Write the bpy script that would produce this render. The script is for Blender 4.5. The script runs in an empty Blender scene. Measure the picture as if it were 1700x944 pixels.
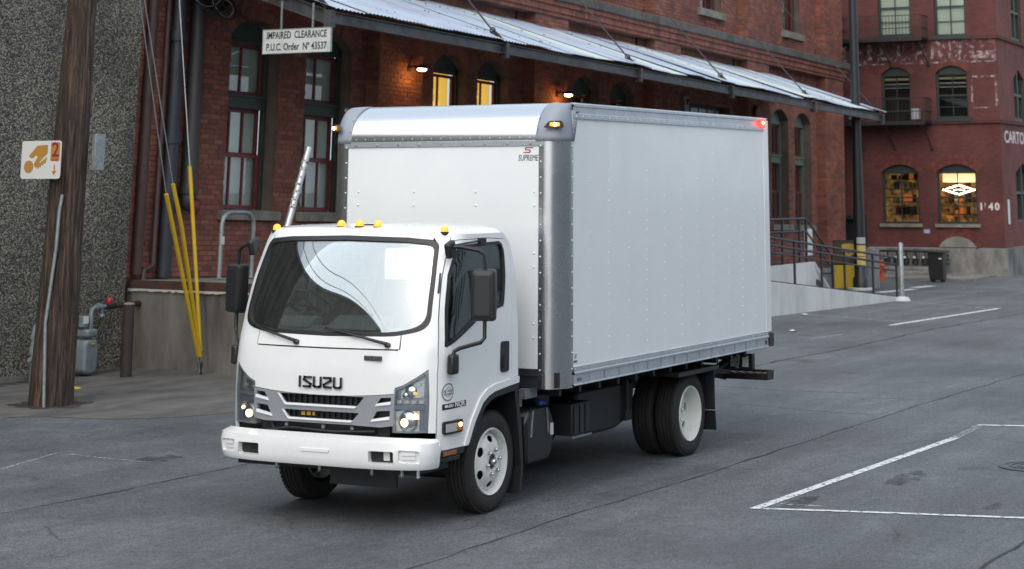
import bpy, bmesh, math, random
from math import sin, cos, pi, radians, sqrt, atan2
from mathutils import Vector, Matrix
from mathutils.geometry import delaunay_2d_cdt
random.seed(7)
scene = bpy.context.scene
COL = scene.collection

# ------------------------------------------------------------------ camera, sky, sun, exposure
cam_data = bpy.data.cameras.new('camera')
cam = bpy.data.objects.new('camera', cam_data)
COL.objects.link(cam)
cam_data.sensor_width = 36.0
cam_data.lens = 3139.13 / 1700 * 36.0
cam_data.shift_x = (850 - 1002.55) / 1700
cam_data.shift_y = (-353.23 - 472) / 1700
cam_data.clip_start = 0.1
cam_data.clip_end = 2000
_yaw, _pitch, _roll = 0.4633, 0.2073, -0.0018
_f = Vector((cos(_yaw) * cos(_pitch), sin(_yaw) * cos(_pitch), sin(_pitch)))
_r = _f.cross(Vector((0, 0, 1))).normalized()
_u = _r.cross(_f)
_r2 = _r * cos(_roll) + _u * sin(_roll)
_u2 = -_r * sin(_roll) + _u * cos(_roll)
cam.matrix_world = Matrix.Translation((-14.3972, -9.1962, 2.6556)) @ Matrix((_r2, _u2, -_f)).transposed().to_4x4()
scene.camera = cam
cam_data.dof.use_dof = True
cam_data.dof.focus_distance = 16.5
cam_data.dof.aperture_fstop = 3.4

SUN_AZ, SUN_EL = radians(188), radians(48)      # azimuth of the sun measured from +x towards +y
world = bpy.data.worlds.new('World')
scene.world = world
world.use_nodes = True
wn = world.node_tree
bg = wn.nodes['Background']
sky = wn.nodes.new('ShaderNodeTexSky')
sky.sky_type = 'NISHITA'
sky.sun_disc = False
sky.sun_elevation = SUN_EL
sky.sun_rotation = pi / 2 - SUN_AZ
sky.air_density = 1.2
sky.dust_density = 6.0
sky.ozone_density = 1.2
deck = wn.nodes.new('ShaderNodeMix')            # even cloud deck veiling the clear sky
deck.data_type = 'RGBA'
deck.inputs[0].default_value = 0.62
deck.inputs[7].default_value = (5.2, 6.0, 6.8, 1)
wn.links.new(sky.outputs[0], deck.inputs[6])
wn.links.new(deck.outputs[2], bg.inputs[0])
bg.inputs[1].default_value = 0.15
sun_data = bpy.data.lights.new('sun', 'SUN')
sun_data.energy = 0.95
sun_data.angle = radians(95)
sun_data.color = (1.0, 0.98, 0.95)
sun = bpy.data.objects.new('sun', sun_data)
COL.objects.link(sun)
_sd = Vector((cos(SUN_AZ) * cos(SUN_EL), sin(SUN_AZ) * cos(SUN_EL), sin(SUN_EL)))
sun.rotation_euler = _sd.to_track_quat('Z', 'Y').to_euler()
scene.view_settings.view_transform = 'Standard'
scene.view_settings.look = 'None'
scene.view_settings.gamma = 1.0
scene.view_settings.use_curve_mapping = False
scene.view_settings.exposure = 0.46

# ------------------------------------------------------------------ mesh helpers
BASE = {}          # root object -> base point (in the frame its parts are written in)
TILT = radians(1.6)
B_ORIGIN = Vector((8.6, 10.5, 0.0))
B_ROT = Matrix.Rotation(TILT, 3, 'Y')

def Bw(s, d, z):
    """warehouse frame (along facade, depth from facade plane, up) -> world"""
    return B_ORIGIN + B_ROT @ Vector((s, d, z))

def meta(o, label=None, cat=None, group=None, kind=None):
    if label: o['label'] = label
    if cat: o['category'] = cat
    if group: o['group'] = group
    if kind: o['kind'] = kind
    return o

def thing(name, label, cat, base=(0, 0, 0), frame='W', group=None):
    o = bpy.data.objects.new(name, None)
    o.empty_display_size = 0.2
    COL.objects.link(o)
    base = Vector(base)
    if frame == 'B':
        o.location = Bw(*base)
        o.rotation_euler = (0, TILT, 0)
    else:
        o.location = base
    BASE[o] = base
    return meta(o, label, cat, group)

def root_base(p):
    while p is not None and p not in BASE:
        p = p.parent
    return BASE[p] if p is not None else Vector((0, 0, 0))

def link_mesh(name, me, mats, parent=None):
    o = bpy.data.objects.new(name, me)
    COL.objects.link(o)
    for m in (mats if isinstance(mats, (list, tuple)) else [mats]):
        me.materials.append(m)
    if parent is not None:
        o.parent = parent
    return o

class MB:
    def __init__(self):
        self.v = []; self.f = []; self.mi = []; self.m = 0
    def add(self, vs, fs):
        b = len(self.v)
        self.v.extend(Vector(x) for x in vs)
        self.f.extend(tuple(b + i for i in f) for f in fs)
        self.mi.extend([self.m] * len(fs))
        return self
    def box(self, lo, hi):
        (a, b, c), (d, e, f) = lo, hi
        if a > d: a, d = d, a
        if b > e: b, e = e, b
        if c > f: c, f = f, c
        return self.add([(a,b,c),(d,b,c),(d,e,c),(a,e,c),(a,b,f),(d,b,f),(d,e,f),(a,e,f)],
                 [(0,3,2,1),(4,5,6,7),(0,1,5,4),(1,2,6,5),(2,3,7,6),(3,0,4,7)])
    def obox(self, c, ax, ay, az):
        """oriented box: centre and three half-axis vectors"""
        c, ax, ay, az = Vector(c), Vector(ax), Vector(ay), Vector(az)
        vs = [c + i*ax + j*ay + k*az for k in (-1,1) for j in (-1,1) for i in (-1,1)]
        fs = [(0,2,3,1),(4,5,7,6),(0,1,5,4),(1,3,7,5),(3,2,6,7),(2,0,4,6)]
        if ax.cross(ay).dot(az) < 0: fs = [tuple(reversed(f)) for f in fs]
        return self.add(vs, fs)
    def beam(self, p, q, w, h, up=(0,0,1)):
        p, q = Vector(p), Vector(q); d = q - p
        a = d.normalized().cross(Vector(up))
        if a.length < 1e-4: a = Vector((1,0,0))
        a.normalize(); b = a.cross(d.normalized())
        return self.obox((p+q)/2, d/2, a*w/2, b*h/2)
    def tube(self, pts, r, n=10, closed=False, cap=True):
        pts = [Vector(p) for p in pts]; m = len(pts)
        rs = r if isinstance(r, (list, tuple)) else [r]*m
        vs = []; prev = None
        for i, p in enumerate(pts):
            if closed: t = (pts[(i+1)%m]-pts[i-1])
            else: t = pts[min(i+1,m-1)]-pts[max(i-1,0)]
            t.normalize()
            if prev is None:
                a = t.cross(Vector((0,0,1)))
                if a.length < 1e-3: a = t.cross(Vector((1,0,0)))
            else:
                a = prev - t*prev.dot(t)
            a.normalize(); prev = a; b = t.cross(a)
            for k in range(n):
                an = 2*pi*k/n
                vs.append(p + (a*cos(an)+b*sin(an))*rs[i])
        fs = []
        for i in range(m if closed else m-1):
            j = (i+1)%m
            for k in range(n):
                l = (k+1)%n
                fs.append((i*n+k, i*n+l, j*n+l, j*n+k))
        if cap and not closed:
            fs.append(tuple(reversed(range(n)))); fs.append(tuple((m-1)*n+k for k in range(n)))
        return self.add(vs, fs)
    def lathe(self, prof, M, n=32, cap=True):
        """prof: (radius, height) pairs about M's z axis"""
        vs = []; m = len(prof)
        for r, h in prof:
            for k in range(n):
                an = 2*pi*k/n
                vs.append(M @ Vector((max(r,1e-5)*cos(an), max(r,1e-5)*sin(an), h)))
        fs = []
        for i in range(m-1):
            for k in range(n):
                l = (k+1)%n
                fs.append((i*n+k, i*n+l, (i+1)*n+l, (i+1)*n+k))
        if cap:
            fs.append(tuple(reversed(range(n)))); fs.append(tuple((m-1)*n+k for k in range(n)))
        return self.add(vs, fs)
    def dome(self, c, r, axis=(0,0,1), n=10, rings=4, squash=1.0):
        M = frame_z(c, axis)
        prof = [(r*cos(pi/2*i/rings), squash*r*sin(pi/2*i/rings)) for i in range(rings+1)]
        return self.lathe(prof, M, n)
    def prism(self, poly, M, depth):
        """polygon in M's xy plane, extruded along +z by depth (poly counter-clockwise)"""
        n = len(poly)
        vs = [M @ Vector((x,y,0)) for x,y in poly] + [M @ Vector((x,y,depth)) for x,y in poly]
        fs = [tuple(reversed(range(n))), tuple(range(n,2*n))]
        fs += [(i,(i+1)%n,n+(i+1)%n,n+i) for i in range(n)]
        return self.add(vs, fs)
    def build(self, name, mats, parent=None, smooth=None, bevel=0.0, seg=2):
        b = root_base(parent)
        me = bpy.data.meshes.new(name)
        me.from_pydata([tuple(v-b) for v in self.v], [], self.f)
        if any(self.mi): me.polygons.foreach_set('material_index', self.mi)
        if smooth is not None:
            me.polygons.foreach_set('use_smooth', [True]*len(me.polygons))
            me.set_sharp_from_angle(angle=radians(smooth))
        me.update()
        o = link_mesh(name, me, mats, parent)
        if bevel:
            md = o.modifiers.new('bevel', 'BEVEL'); md.width = bevel; md.segments = seg; md.limit_method = 'ANGLE'; md.angle_limit = radians(40)
            md.harden_normals = False
            if smooth is None:
                me.polygons.foreach_set('use_smooth', [True]*len(me.polygons)); me.set_sharp_from_angle(angle=radians(50))
        return o

def frame_z(o, z, xhint=(1,0,0)):
    z = Vector(z).normalized(); x = Vector(xhint); x = x - z*x.dot(z)
    if x.length < 1e-4:
        x = Vector((0,1,0)); x = x - z*x.dot(z)
    x.normalize(); y = z.cross(x)
    M = Matrix((x,y,z)).transposed().to_4x4(); M.translation = Vector(o)
    return M

def basis(o, x, y):
    x, y = Vector(x).normalized(), Vector(y).normalized(); z = x.cross(y)
    M = Matrix((x,y,z)).transposed().to_4x4(); M.translation = Vector(o)
    return M

def round_poly(pts, r, n=5):
    out = []; m = len(pts)
    rr = r if isinstance(r, (list, tuple)) else [r]*m
    for i in range(m):
        p = Vector(pts[i]); a = Vector(pts[i-1]) - p; b = Vector(pts[(i+1)%m]) - p
        q = min(rr[i], a.length*.48, b.length*.48)
        if q < 1e-4: out.append((p.x,p.y)); continue
        A = p + a.normalized()*q; Bp = p + b.normalized()*q
        for k in range(n+1):
            t = k/n
            c = A*(1-t)**2 + p*2*t*(1-t) + Bp*t*t
            out.append((c.x,c.y))
    return out

def densify(pts, d):
    out = []; m = len(pts)
    for i in range(m):
        a, b = Vector(pts[i]), Vector(pts[(i+1)%m])
        k = max(1, int((b-a).length/d + .5))
        for j in range(k):
            c = a.lerp(b, j/k); out.append((c.x,c.y))
    return out

def inside(x, y, poly):
    c = False; j = len(poly)-1
    for i in range(len(poly)):
        xi, yi = poly[i]; xj, yj = poly[j]
        if (yi > y) != (yj > y) and x < (xj-xi)*(y-yi)/(yj-yi) + xi: c = not c
        j = i
    return c

def tri_region(outer, holes=(), step=.06):
    """constrained triangulation of a polygon with holes, with a grid of interior points"""
    loops = [densify(outer, step)] + [densify(h, step) for h in holes]
    P = []; E = []
    for lp in loops:
        b = len(P); P += lp; E += [(b+i, b+(i+1)%len(lp)) for i in range(len(lp))]
    nb = len(P)
    xs = [p[0] for p in loops[0]]; ys = [p[1] for p in loops[0]]
    g = step; y = min(ys)+g*.5; bd = P[:]
    while y < max(ys):
        x = min(xs)+g*.5
        while x < max(xs):
            if inside(x, y, loops[0]) and not any(inside(x, y, h) for h in loops[1:]):
                if all((x-a)**2+(y-b2)**2 > (g*.45)**2 for a, b2 in bd): P.append((x,y))
            x += g
        y += g
    vo, eo, fo, *_ = delaunay_2d_cdt([Vector(p) for p in P], E, [], 0, 1e-6)
    fs = []
    for f in fo:
        cx = sum(vo[i].x for i in f)/len(f); cy = sum(vo[i].y for i in f)/len(f)
        if inside(cx, cy, loops[0]) and not any(inside(cx, cy, h) for h in loops[1:]):
            a = sum(vo[f[i]].x*vo[f[(i+1)%len(f)]].y - vo[f[(i+1)%len(f)]].x*vo[f[i]].y for i in range(len(f)))
            fs.append(tuple(f) if a > 0 else tuple(reversed(f)))
    return [(v.x,v.y) for v in vo], fs

def shell(mb, pts2, fs, fn, thick):
    """map a triangulated 2d region through fn(a,b,offset) and give it thickness"""
    n = len(pts2)
    vs = [fn(a,b,0.0) for a,b in pts2] + [fn(a,b,-thick) for a,b in pts2]
    cnt = {}
    for f in fs:
        for i in range(len(f)):
            e = (f[i], f[(i+1)%len(f)]); cnt[e] = cnt.get(e,0)+1
    F = list(fs) + [tuple(n+i for i in reversed(f)) for f in fs]
    for (a,b) in cnt:
        if (b,a) not in cnt: F.append((b,a,n+a,n+b))
    return mb.add(vs, F)

def text_mesh(mb, body, size, M, depth=.004, width=None, bold=0.0, shear=0.0, align='CENTER', space=1.0):
    cu = bpy.data.curves.new('t', 'FONT')
    cu.body = body; cu.size = size; cu.align_x = align; cu.align_y = 'CENTER'
    cu.extrude = depth/2; cu.offset = bold; cu.shear = shear; cu.resolution_u = 3; cu.space_character = space
    ob = bpy.data.objects.new('t', cu); COL.objects.link(ob)
    dg = bpy.context.evaluated_depsgraph_get(); ev = ob.evaluated_get(dg); me = ev.to_mesh()
    vs = [v.co.copy() for v in me.vertices]; fs = [tuple(p.vertices) for p in me.polygons]
    ev.to_mesh_clear(); bpy.data.objects.remove(ob); bpy.data.curves.remove(cu)
    if vs:
        x0 = min(v.x for v in vs); x1 = max(v.x for v in vs)
        k = width/(x1-x0) if width else 1.0
        cx = (x0+x1)/2 if align == 'CENTER' else 0
        vs = [M @ Vector(((v.x-cx)*k, v.y, v.z+depth/2)) for v in vs]
        mb.add(vs, fs)
    return mb

def strokes(mb, lines, w, M, depth=.008):
    """letters drawn as mitred polyline strokes in M's xy plane"""
    for ln in lines:
        for i in range(len(ln)-1):
            a, b = Vector(ln[i]), Vector(ln[i+1]); t = (b-a).normalized(); nrm = Vector((-t.y,t.x))*w/2
            a2, b2 = a-t*w/2, b+t*w/2
            mb.prism([tuple(a2-nrm),tuple(b2-nrm),tuple(b2+nrm),tuple(a2+nrm)], M, depth)
    return mb

# ------------------------------------------------------------------ materials
MATS = {}
def mat(name, col, rough=.6, metal=0.0, col2=None, vscale=3.0, vlo=.4, vhi=.65, bump=0.0, bscale=60.0, coat=0.0, spec=.5,
        emit=None, estr=0.0, island=0.0, objrand=0.0, stretch=None, rvar=0.0, alpha=None, detail=6.0, aniso=0.0):
    if name in MATS: return MATS[name]
    m = bpy.data.materials.new(name); m.use_nodes = True; nt = m.node_tree; N = nt.nodes; L = nt.links
    p = N['Principled BSDF']
    p.inputs['Base Color'].default_value = (*col, 1); p.inputs['Roughness'].default_value = rough
    p.inputs['Metallic'].default_value = metal; p.inputs['Coat Weight'].default_value = coat
    p.inputs['Coat Roughness'].default_value = .06
    p.inputs['Specular IOR Level'].default_value = spec; p.inputs['Anisotropic'].default_value = aniso
    if emit: p.inputs['Emission Color'].default_value = (*emit, 1); p.inputs['Emission Strength'].default_value = estr
    tc = N.new('ShaderNodeTexCoord'); mp = N.new('ShaderNodeMapping'); L.new(tc.outputs['Object'], mp.inputs['Vector'])
    if stretch: mp.inputs['Scale'].default_value = stretch
    last = None
    if col2 or rvar:
        nz = N.new('ShaderNodeTexNoise'); nz.inputs['Scale'].default_value = vscale; nz.inputs['Detail'].default_value = detail
        nz.inputs['Roughness'].default_value = .65
        L.new(mp.outputs[0], nz.inputs['Vector'])
        rp = N.new('ShaderNodeMapRange'); rp.inputs[1].default_value = vlo; rp.inputs[2].default_value = vhi
        L.new(nz.outputs[0], rp.inputs[0])
        if col2:
            mx = N.new('ShaderNodeMix'); mx.data_type = 'RGBA'
            mx.inputs[6].default_value = (*col,1); mx.inputs[7].default_value = (*col2,1)
            L.new(rp.outputs[0], mx.inputs[0]); last = mx.outputs[2]
        if rvar:
            r2 = N.new('ShaderNodeMapRange'); r2.inputs[3].default_value = max(0,rough-rvar); r2.inputs[4].default_value = min(1,rough+rvar)
            L.new(rp.outputs[0], r2.inputs[0]); L.new(r2.outputs[0], p.inputs['Roughness'])
    if island or objrand:
        ge = N.new('ShaderNodeNewGeometry'); oi = N.new('ShaderNodeObjectInfo')
        ad = N.new('ShaderNodeMath'); ad.operation = 'ADD'; fr = N.new('ShaderNodeMath'); fr.operation = 'FRACT'
        L.new(ge.outputs['Random Per Island'], ad.inputs[0]); L.new(oi.outputs['Random'], ad.inputs[1]); L.new(ad.outputs[0], fr.inputs[0])
        hs = N.new('ShaderNodeHueSaturation'); amt = island or objrand
        m1 = N.new('ShaderNodeMapRange'); m1.inputs[3].default_value = 1-amt; m1.inputs[4].default_value = 1+amt
        L.new(fr.outputs[0], m1.inputs[0]); L.new(m1.outputs[0], hs.inputs['Value'])
        mu = N.new('ShaderNodeMath'); mu.operation = 'MULTIPLY'; mu.inputs[1].default_value = 7.31
        f2 = N.new('ShaderNodeMath'); f2.operation = 'FRACT'; m2 = N.new('ShaderNodeMapRange'); m2.inputs[3].default_value = .49; m2.inputs[4].default_value = .515
        L.new(fr.outputs[0], mu.inputs[0]); L.new(mu.outputs[0], f2.inputs[0]); L.new(f2.outputs[0], m2.inputs[0]); L.new(m2.outputs[0], hs.inputs['Hue'])
        if last: L.new(last, hs.inputs['Color'])
        else: hs.inputs['Color'].default_value = (*col,1)
        last = hs.outputs[0]
    if last: L.new(last, p.inputs['Base Color'])
    if bump:
        n2 = N.new('ShaderNodeTexNoise'); n2.inputs['Scale'].default_value = bscale; n2.inputs['Detail'].default_value = 5
        L.new(mp.outputs[0], n2.inputs['Vector'])
        bp = N.new('ShaderNodeBump'); bp.inputs['Strength'].default_value = bump; bp.inputs['Distance'].default_value = .02
        L.new(n2.outputs[0], bp.inputs['Height']); L.new(bp.outputs[0], p.inputs['Normal'])
    MATS[name] = m
    return m

def glass(name, tint=(.8,.85,.85), refl=.12, rough=.02, gain=.9):
    """thin glass: tinted see-through sheet with a mirror layer that grows at grazing angles"""
    if name in MATS: return MATS[name]
    m = bpy.data.materials.new(name); m.use_nodes = True; nt = m.node_tree; N = nt.nodes; L = nt.links
    N.remove(N['Principled BSDF']); out = N['Material Output']
    tr = N.new('ShaderNodeBsdfTransparent'); tr.inputs[0].default_value = (*tint,1)
    gl = N.new('ShaderNodeBsdfGlossy'); gl.inputs['Roughness'].default_value = rough; gl.inputs['Color'].default_value = (.92,.96,.97,1)
    lw = N.new('ShaderNodeFresnel'); lw.inputs[0].default_value = 1.5
    mr = N.new('ShaderNodeMapRange'); mr.inputs[1].default_value = .04; mr.inputs[3].default_value = refl; mr.inputs[4].default_value = gain
    L.new(lw.outputs[0], mr.inputs[0])
    mx = N.new('ShaderNodeMixShader'); L.new(mr.outputs[0], mx.inputs[0]); L.new(tr.outputs[0], mx.inputs[1]); L.new(gl.outputs[0], mx.inputs[2])
    L.new(mx.outputs[0], out.inputs[0])
    MATS[name] = m
    return m

def node_mat(name):
    m = bpy.data.materials.new(name); m.use_nodes = True
    MATS[name] = m
    return m, m.node_tree.nodes, m.node_tree.links, m.node_tree.nodes['Principled BSDF']

def mat_asphalt():
    m, N, L, p = node_mat('asphalt')
    tc = N.new('ShaderNodeTexCoord')
    def noise(sc, det=5, rgh=.6, st=None):
        n = N.new('ShaderNodeTexNoise'); n.inputs['Scale'].default_value = sc; n.inputs['Detail'].default_value = det; n.inputs['Roughness'].default_value = rgh
        if st:
            mp = N.new('ShaderNodeMapping'); mp.inputs['Scale'].default_value = st; L.new(tc.outputs['Object'], mp.inputs[0]); L.new(mp.outputs[0], n.inputs[0])
        else: L.new(tc.outputs['Object'], n.inputs[0])
        return n.outputs[0]
    def ramp(src, a, b, c, d):
        r = N.new('ShaderNodeMapRange'); r.inputs[1].default_value = a; r.inputs[2].default_value = b; r.inputs[3].default_value = c; r.inputs[4].default_value = d
        L.new(src, r.inputs[0]); return r.outputs[0]
    def mul(a, b):
        r = N.new('ShaderNodeMath'); r.operation = 'MULTIPLY'; L.new(a, r.inputs[0]); L.new(b, r.inputs[1]); return r.outputs[0]
    vo = N.new('ShaderNodeTexVoronoi'); vo.inputs['Scale'].default_value = 75; L.new(tc.outputs['Object'], vo.inputs[0])
    stones = N.new('ShaderNodeSeparateColor'); L.new(vo.outputs['Color'], stones.inputs[0])
    g1 = ramp(stones.outputs[0], 0, 1, .62, 1.42)
    g2 = ramp(noise(.35, 4), .35, .65, .72, 1.25)
    g3 = ramp(noise(1.3, 6, .7, (.10, 1.3, 1)), .3, .7, .78, 1.2)
    g4 = ramp(noise(9, 5), .3, .72, .88, 1.12)
    spot = ramp(noise(.9, 3, .5), .66, .74, 1.0, .62)
    v = mul(mul(mul(g1, g2), mul(g3, g4)), spot)
    # hairline crack network, broken up by noise
    wob = N.new('ShaderNodeTexNoise'); wob.inputs['Scale'].default_value = 2.5; wob.inputs['Detail'].default_value = 6; L.new(tc.outputs['Object'], wob.inputs[0])
    wmx = N.new('ShaderNodeMix'); wmx.data_type = 'RGBA'; wmx.inputs[0].default_value = .22; L.new(tc.outputs['Object'], wmx.inputs[6]); L.new(wob.outputs['Color'], wmx.inputs[7])
    vc = N.new('ShaderNodeTexVoronoi'); vc.feature = 'DISTANCE_TO_EDGE'; vc.inputs['Scale'].default_value = .62; L.new(wmx.outputs[2], vc.inputs[0])
    ck = ramp(vc.outputs['Distance'], .0, .010, 1.0, 0.0)
    ckm = mul(ck, ramp(noise(.45, 4), .50, .60, 0.0, .55))
    inv = N.new('ShaderNodeMath'); inv.operation = 'SUBTRACT'; inv.inputs[0].default_value = 1.0; L.new(ckm, inv.inputs[1])
    v = mul(v, inv.outputs[0])
    # pale dust and polished lanes
    v = mul(v, ramp(noise(2.2, 8, .75, (.5, .5, 1)), .45, .75, .94, 1.22))
    mx = N.new('ShaderNodeMix'); mx.data_type = 'RGBA'; mx.blend_type = 'MULTIPLY'; mx.inputs[0].default_value = 1
    mx.inputs[6].default_value = (.094, .102, .110, 1)
    cb = N.new('ShaderNodeCombineColor'); [L.new(v, cb.inputs[i]) for i in range(3)]
    L.new(cb.outputs[0], mx.inputs[7]); L.new(mx.outputs[2], p.inputs['Base Color'])
    L.new(ramp(noise(.7, 4), .35, .65, .62, .86), p.inputs['Roughness'])
    bp = N.new('ShaderNodeBump'); bp.inputs['Strength'].default_value = .55; bp.inputs['Distance'].default_value = .006
    L.new(vo.outputs['Distance'], bp.inputs['Height']); L.new(bp.outputs[0], p.inputs['Normal'])
    return m

def mat_pebble():
    m, N, L, p = node_mat('exposed_aggregate')
    tc = N.new('ShaderNodeTexCoord')
    vo = N.new('ShaderNodeTexVoronoi'); vo.inputs['Scale'].default_value = 42; L.new(tc.outputs['Object'], vo.inputs[0])
    sp = N.new('ShaderNodeSeparateColor'); L.new(vo.outputs['Color'], sp.inputs[0])
    cr = N.new('ShaderNodeValToRGB'); e = cr.color_ramp.elements
    e[0].position = 0; e[0].color = (.04,.04,.038,1); e[1].position = 1; e[1].color = (.42,.39,.33,1)
    for pos, c in ((.3,(.15,.143,.125,1)),(.55,(.23,.212,.178,1)),(.75,(.30,.262,.195,1)),(.92,(.38,.35,.29,1))):
        x = e.new(pos); x.color = c
    L.new(sp.outputs[0], cr.inputs[0])
    dk = N.new('ShaderNodeMapRange'); dk.inputs[1].default_value = .45; dk.inputs[2].default_value = .75
    L.new(vo.outputs['Distance'], dk.inputs[0])
    mx = N.new('ShaderNodeMix'); mx.data_type = 'RGBA'; L.new(dk.outputs[0], mx.inputs[0]); L.new(cr.outputs[0], mx.inputs[6]); mx.inputs[7].default_value = (.055,.052,.047,1)
    nz = N.new('ShaderNodeTexNoise'); nz.inputs['Scale'].default_value = .8; nz.inputs['Detail'].default_value = 7; mpp = N.new('ShaderNodeMapping'); mpp.inputs['Scale'].default_value = (1.6,1,.45); L.new(tc.outputs['Object'], mpp.inputs[0]); L.new(mpp.outputs[0], nz.inputs[0])
    st = N.new('ShaderNodeMapRange'); st.inputs[1].default_value = .32; st.inputs[2].default_value = .68; st.inputs[3].default_value = .55; st.inputs[4].default_value = 1.25; L.new(nz.outputs[0], st.inputs[0])
    cb = N.new('ShaderNodeCombineColor'); [L.new(st.outputs[0], cb.inputs[i]) for i in range(3)]
    m2 = N.new('ShaderNodeMix'); m2.data_type = 'RGBA'; m2.blend_type = 'MULTIPLY'; m2.inputs[0].default_value = 1
    L.new(mx.outputs[2], m2.inputs[6]); L.new(cb.outputs[0], m2.inputs[7]); L.new(m2.outputs[2], p.inputs['Base Color'])
    p.inputs['Roughness'].default_value = .85
    bp = N.new('ShaderNodeBump'); bp.invert = True; bp.inputs['Strength'].default_value = .9; bp.inputs['Distance'].default_value = .02
    L.new(vo.outputs['Distance'], bp.inputs['Height']); L.new(bp.outputs[0], p.inputs['Normal'])
    return m

def mat_brickwall(name, c1, c2, mortar, axes, paint=None):
    """far brickwork: rows of bricks on a wall seen too small to pick apart; axes says which object axis runs along"""
    m, N, L, p = node_mat(name)
    tc = N.new('ShaderNodeTexCoord'); sx = N.new('ShaderNodeSeparateXYZ'); L.new(tc.outputs['Object'], sx.inputs[0])
    cx = N.new('ShaderNodeCombineXYZ'); L.new(sx.outputs[axes[0]], cx.inputs[0]); L.new(sx.outputs[axes[1]], cx.inputs[1])
    br = N.new('ShaderNodeTexBrick'); L.new(cx.outputs[0], br.inputs['Vector'])
    br.inputs['Color1'].default_value = (*c1,1); br.inputs['Color2'].default_value = (*c2,1); br.inputs['Mortar'].default_value = (*mortar,1)
    br.inputs['Scale'].default_value = 1.0; br.inputs['Brick Width'].default_value = .165; br.inputs['Row Height'].default_value = .058
    br.inputs['Mortar Size'].default_value = .006; br.inputs['Mortar Smooth'].default_value = .2; br.inputs['Bias'].default_value = 0
    nz = N.new('ShaderNodeTexNoise'); nz.inputs['Scale'].default_value = .9; nz.inputs['Detail'].default_value = 6; L.new(tc.outputs['Object'], nz.inputs[0])
    st = N.new('ShaderNodeMapRange'); st.inputs[1].default_value = .3; st.inputs[2].default_value = .7; st.inputs[3].default_value = .72; st.inputs[4].default_value = 1.25; L.new(nz.outputs[0], st.inputs[0])
    cb = N.new('ShaderNodeCombineColor'); [L.new(st.outputs[0], cb.inputs[i]) for i in range(3)]
    m2 = N.new('ShaderNodeMix'); m2.data_type = 'RGBA'; m2.blend_type = 'MULTIPLY'; m2.inputs[0].default_value = 1
    L.new(br.outputs[0], m2.inputs[6]); L.new(cb.outputs[0], m2.inputs[7]); L.new(m2.outputs[2], p.inputs['Base Color'])
    p.inputs['Roughness'].default_value = .88
    bp = N.new('ShaderNodeBump'); bp.inputs['Strength'].default_value = .5; bp.inputs['Distance'].default_value = .01; bp.invert = True
    L.new(br.outputs['Fac'], bp.inputs['Height']); L.new(bp.outputs[0], p.inputs['Normal'])
    return m

def mat_faded_paint(name, col, scale, lo, hi):
    """paint worn away in flakes: see-through where it has gone"""
    m, N, L, p = node_mat(name)
    p.inputs['Base Color'].default_value = (*col,1); p.inputs['Roughness'].default_value = .8
    tc = N.new('ShaderNodeTexCoord'); nz = N.new('ShaderNodeTexNoise'); nz.inputs['Scale'].default_value = scale; nz.inputs['Detail'].default_value = 7; nz.inputs['Roughness'].default_value = .7
    L.new(tc.outputs['Object'], nz.inputs[0])
    mr = N.new('ShaderNodeMapRange'); mr.inputs[1].default_value = lo; mr.inputs[2].default_value = hi; L.new(nz.outputs[0], mr.inputs[0])
    L.new(mr.outputs[0], p.inputs['Alpha'])
    return m

M_ASPHALT = mat_asphalt()
M_PEBBLE = mat_pebble()
M_WHITE = mat('white_paint', (.79,.805,.81), .20, coat=.6, rvar=.05, vscale=2.5, col2=(.755,.765,.765), vlo=.45, vhi=.8)
M_BOXWHITE = mat('white_panel', (.79,.82,.825), .18, coat=.3, rvar=.05, vscale=1.2, col2=(.755,.79,.80))
M_ALU = mat('brushed_aluminium', (.62,.63,.64), .27, metal=1.0, rvar=.03, vscale=3.0)
M_ALU2 = mat('dull_aluminium', (.60,.64,.68), .32, metal=.65, col2=(.50,.54,.58), vscale=8)
M_CAPGREY = mat('grey_plastic', (.26,.29,.34), .40)
M_BLACK = mat('black_plastic', (.016,.017,.018), .42)
M_BLACKM = mat('black_metal', (.014,.014,.015), .5, col2=(.022,.021,.02), vscale=12)
M_RUBBER = mat('tyre_rubber', (.017,.016,.0155), .78, col2=(.026,.024,.022), vscale=7, bump=.15, bscale=90)
M_RIM = mat('rim_paint', (.68,.69,.66), .38, coat=.2, col2=(.50,.49,.45), vscale=7, vlo=.5, vhi=.85)
M_STEEL = mat('bright_steel', (.6,.6,.6), .25, metal=1.0)
M_GALV = mat('galvanised_steel', (.36,.39,.40), .5, metal=.6, col2=(.25,.28,.29), vscale=14)
M_CHROME = mat('chrome', (.8,.82,.84), .12, metal=1.0)
M_GRILLE = mat('grey_metallic', (.36,.38,.41), .26, metal=.35, coat=.4)
M_AMBER = mat('amber_lamp', (.8,.28,.02), .25, emit=(1.0,.36,.03), estr=1.1, coat=.5)
M_AMBERHOT = mat('amber_bulb', (1,.6,.1), .3, emit=(1.0,.62,.16), estr=30)
M_AMBERDULL = mat('amber_reflector', (.32,.09,.01), .25, coat=.5)
M_RED = mat('red_lamp', (.7,.02,.02), .3, emit=(1.0,.05,.03), estr=2.5)
M_REDHOT = mat('red_bulb', (1,.4,.3), .3, emit=(1.0,.2,.12), estr=18)
M_REDDULL = mat('red_reflector', (.16,.01,.012), .25, coat=.4)
M_INT = mat('cab_trim', (.13,.145,.15), .7)
M_SEAT = mat('seat_cloth', (.045,.047,.05), .9)
M_WSH = glass('windshield_glass', (.93,.96,.95), .24, .005, .97)
M_CLEAR = glass('clear_lens', (.93,.95,.96), .05, .03, .8)
M_DARKGLASS = glass('door_glass', (.82,.87,.85), .10, .01, .9)
M_PANE = glass('window_pane', (.90,.93,.91), .13, .02, .85)
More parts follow.
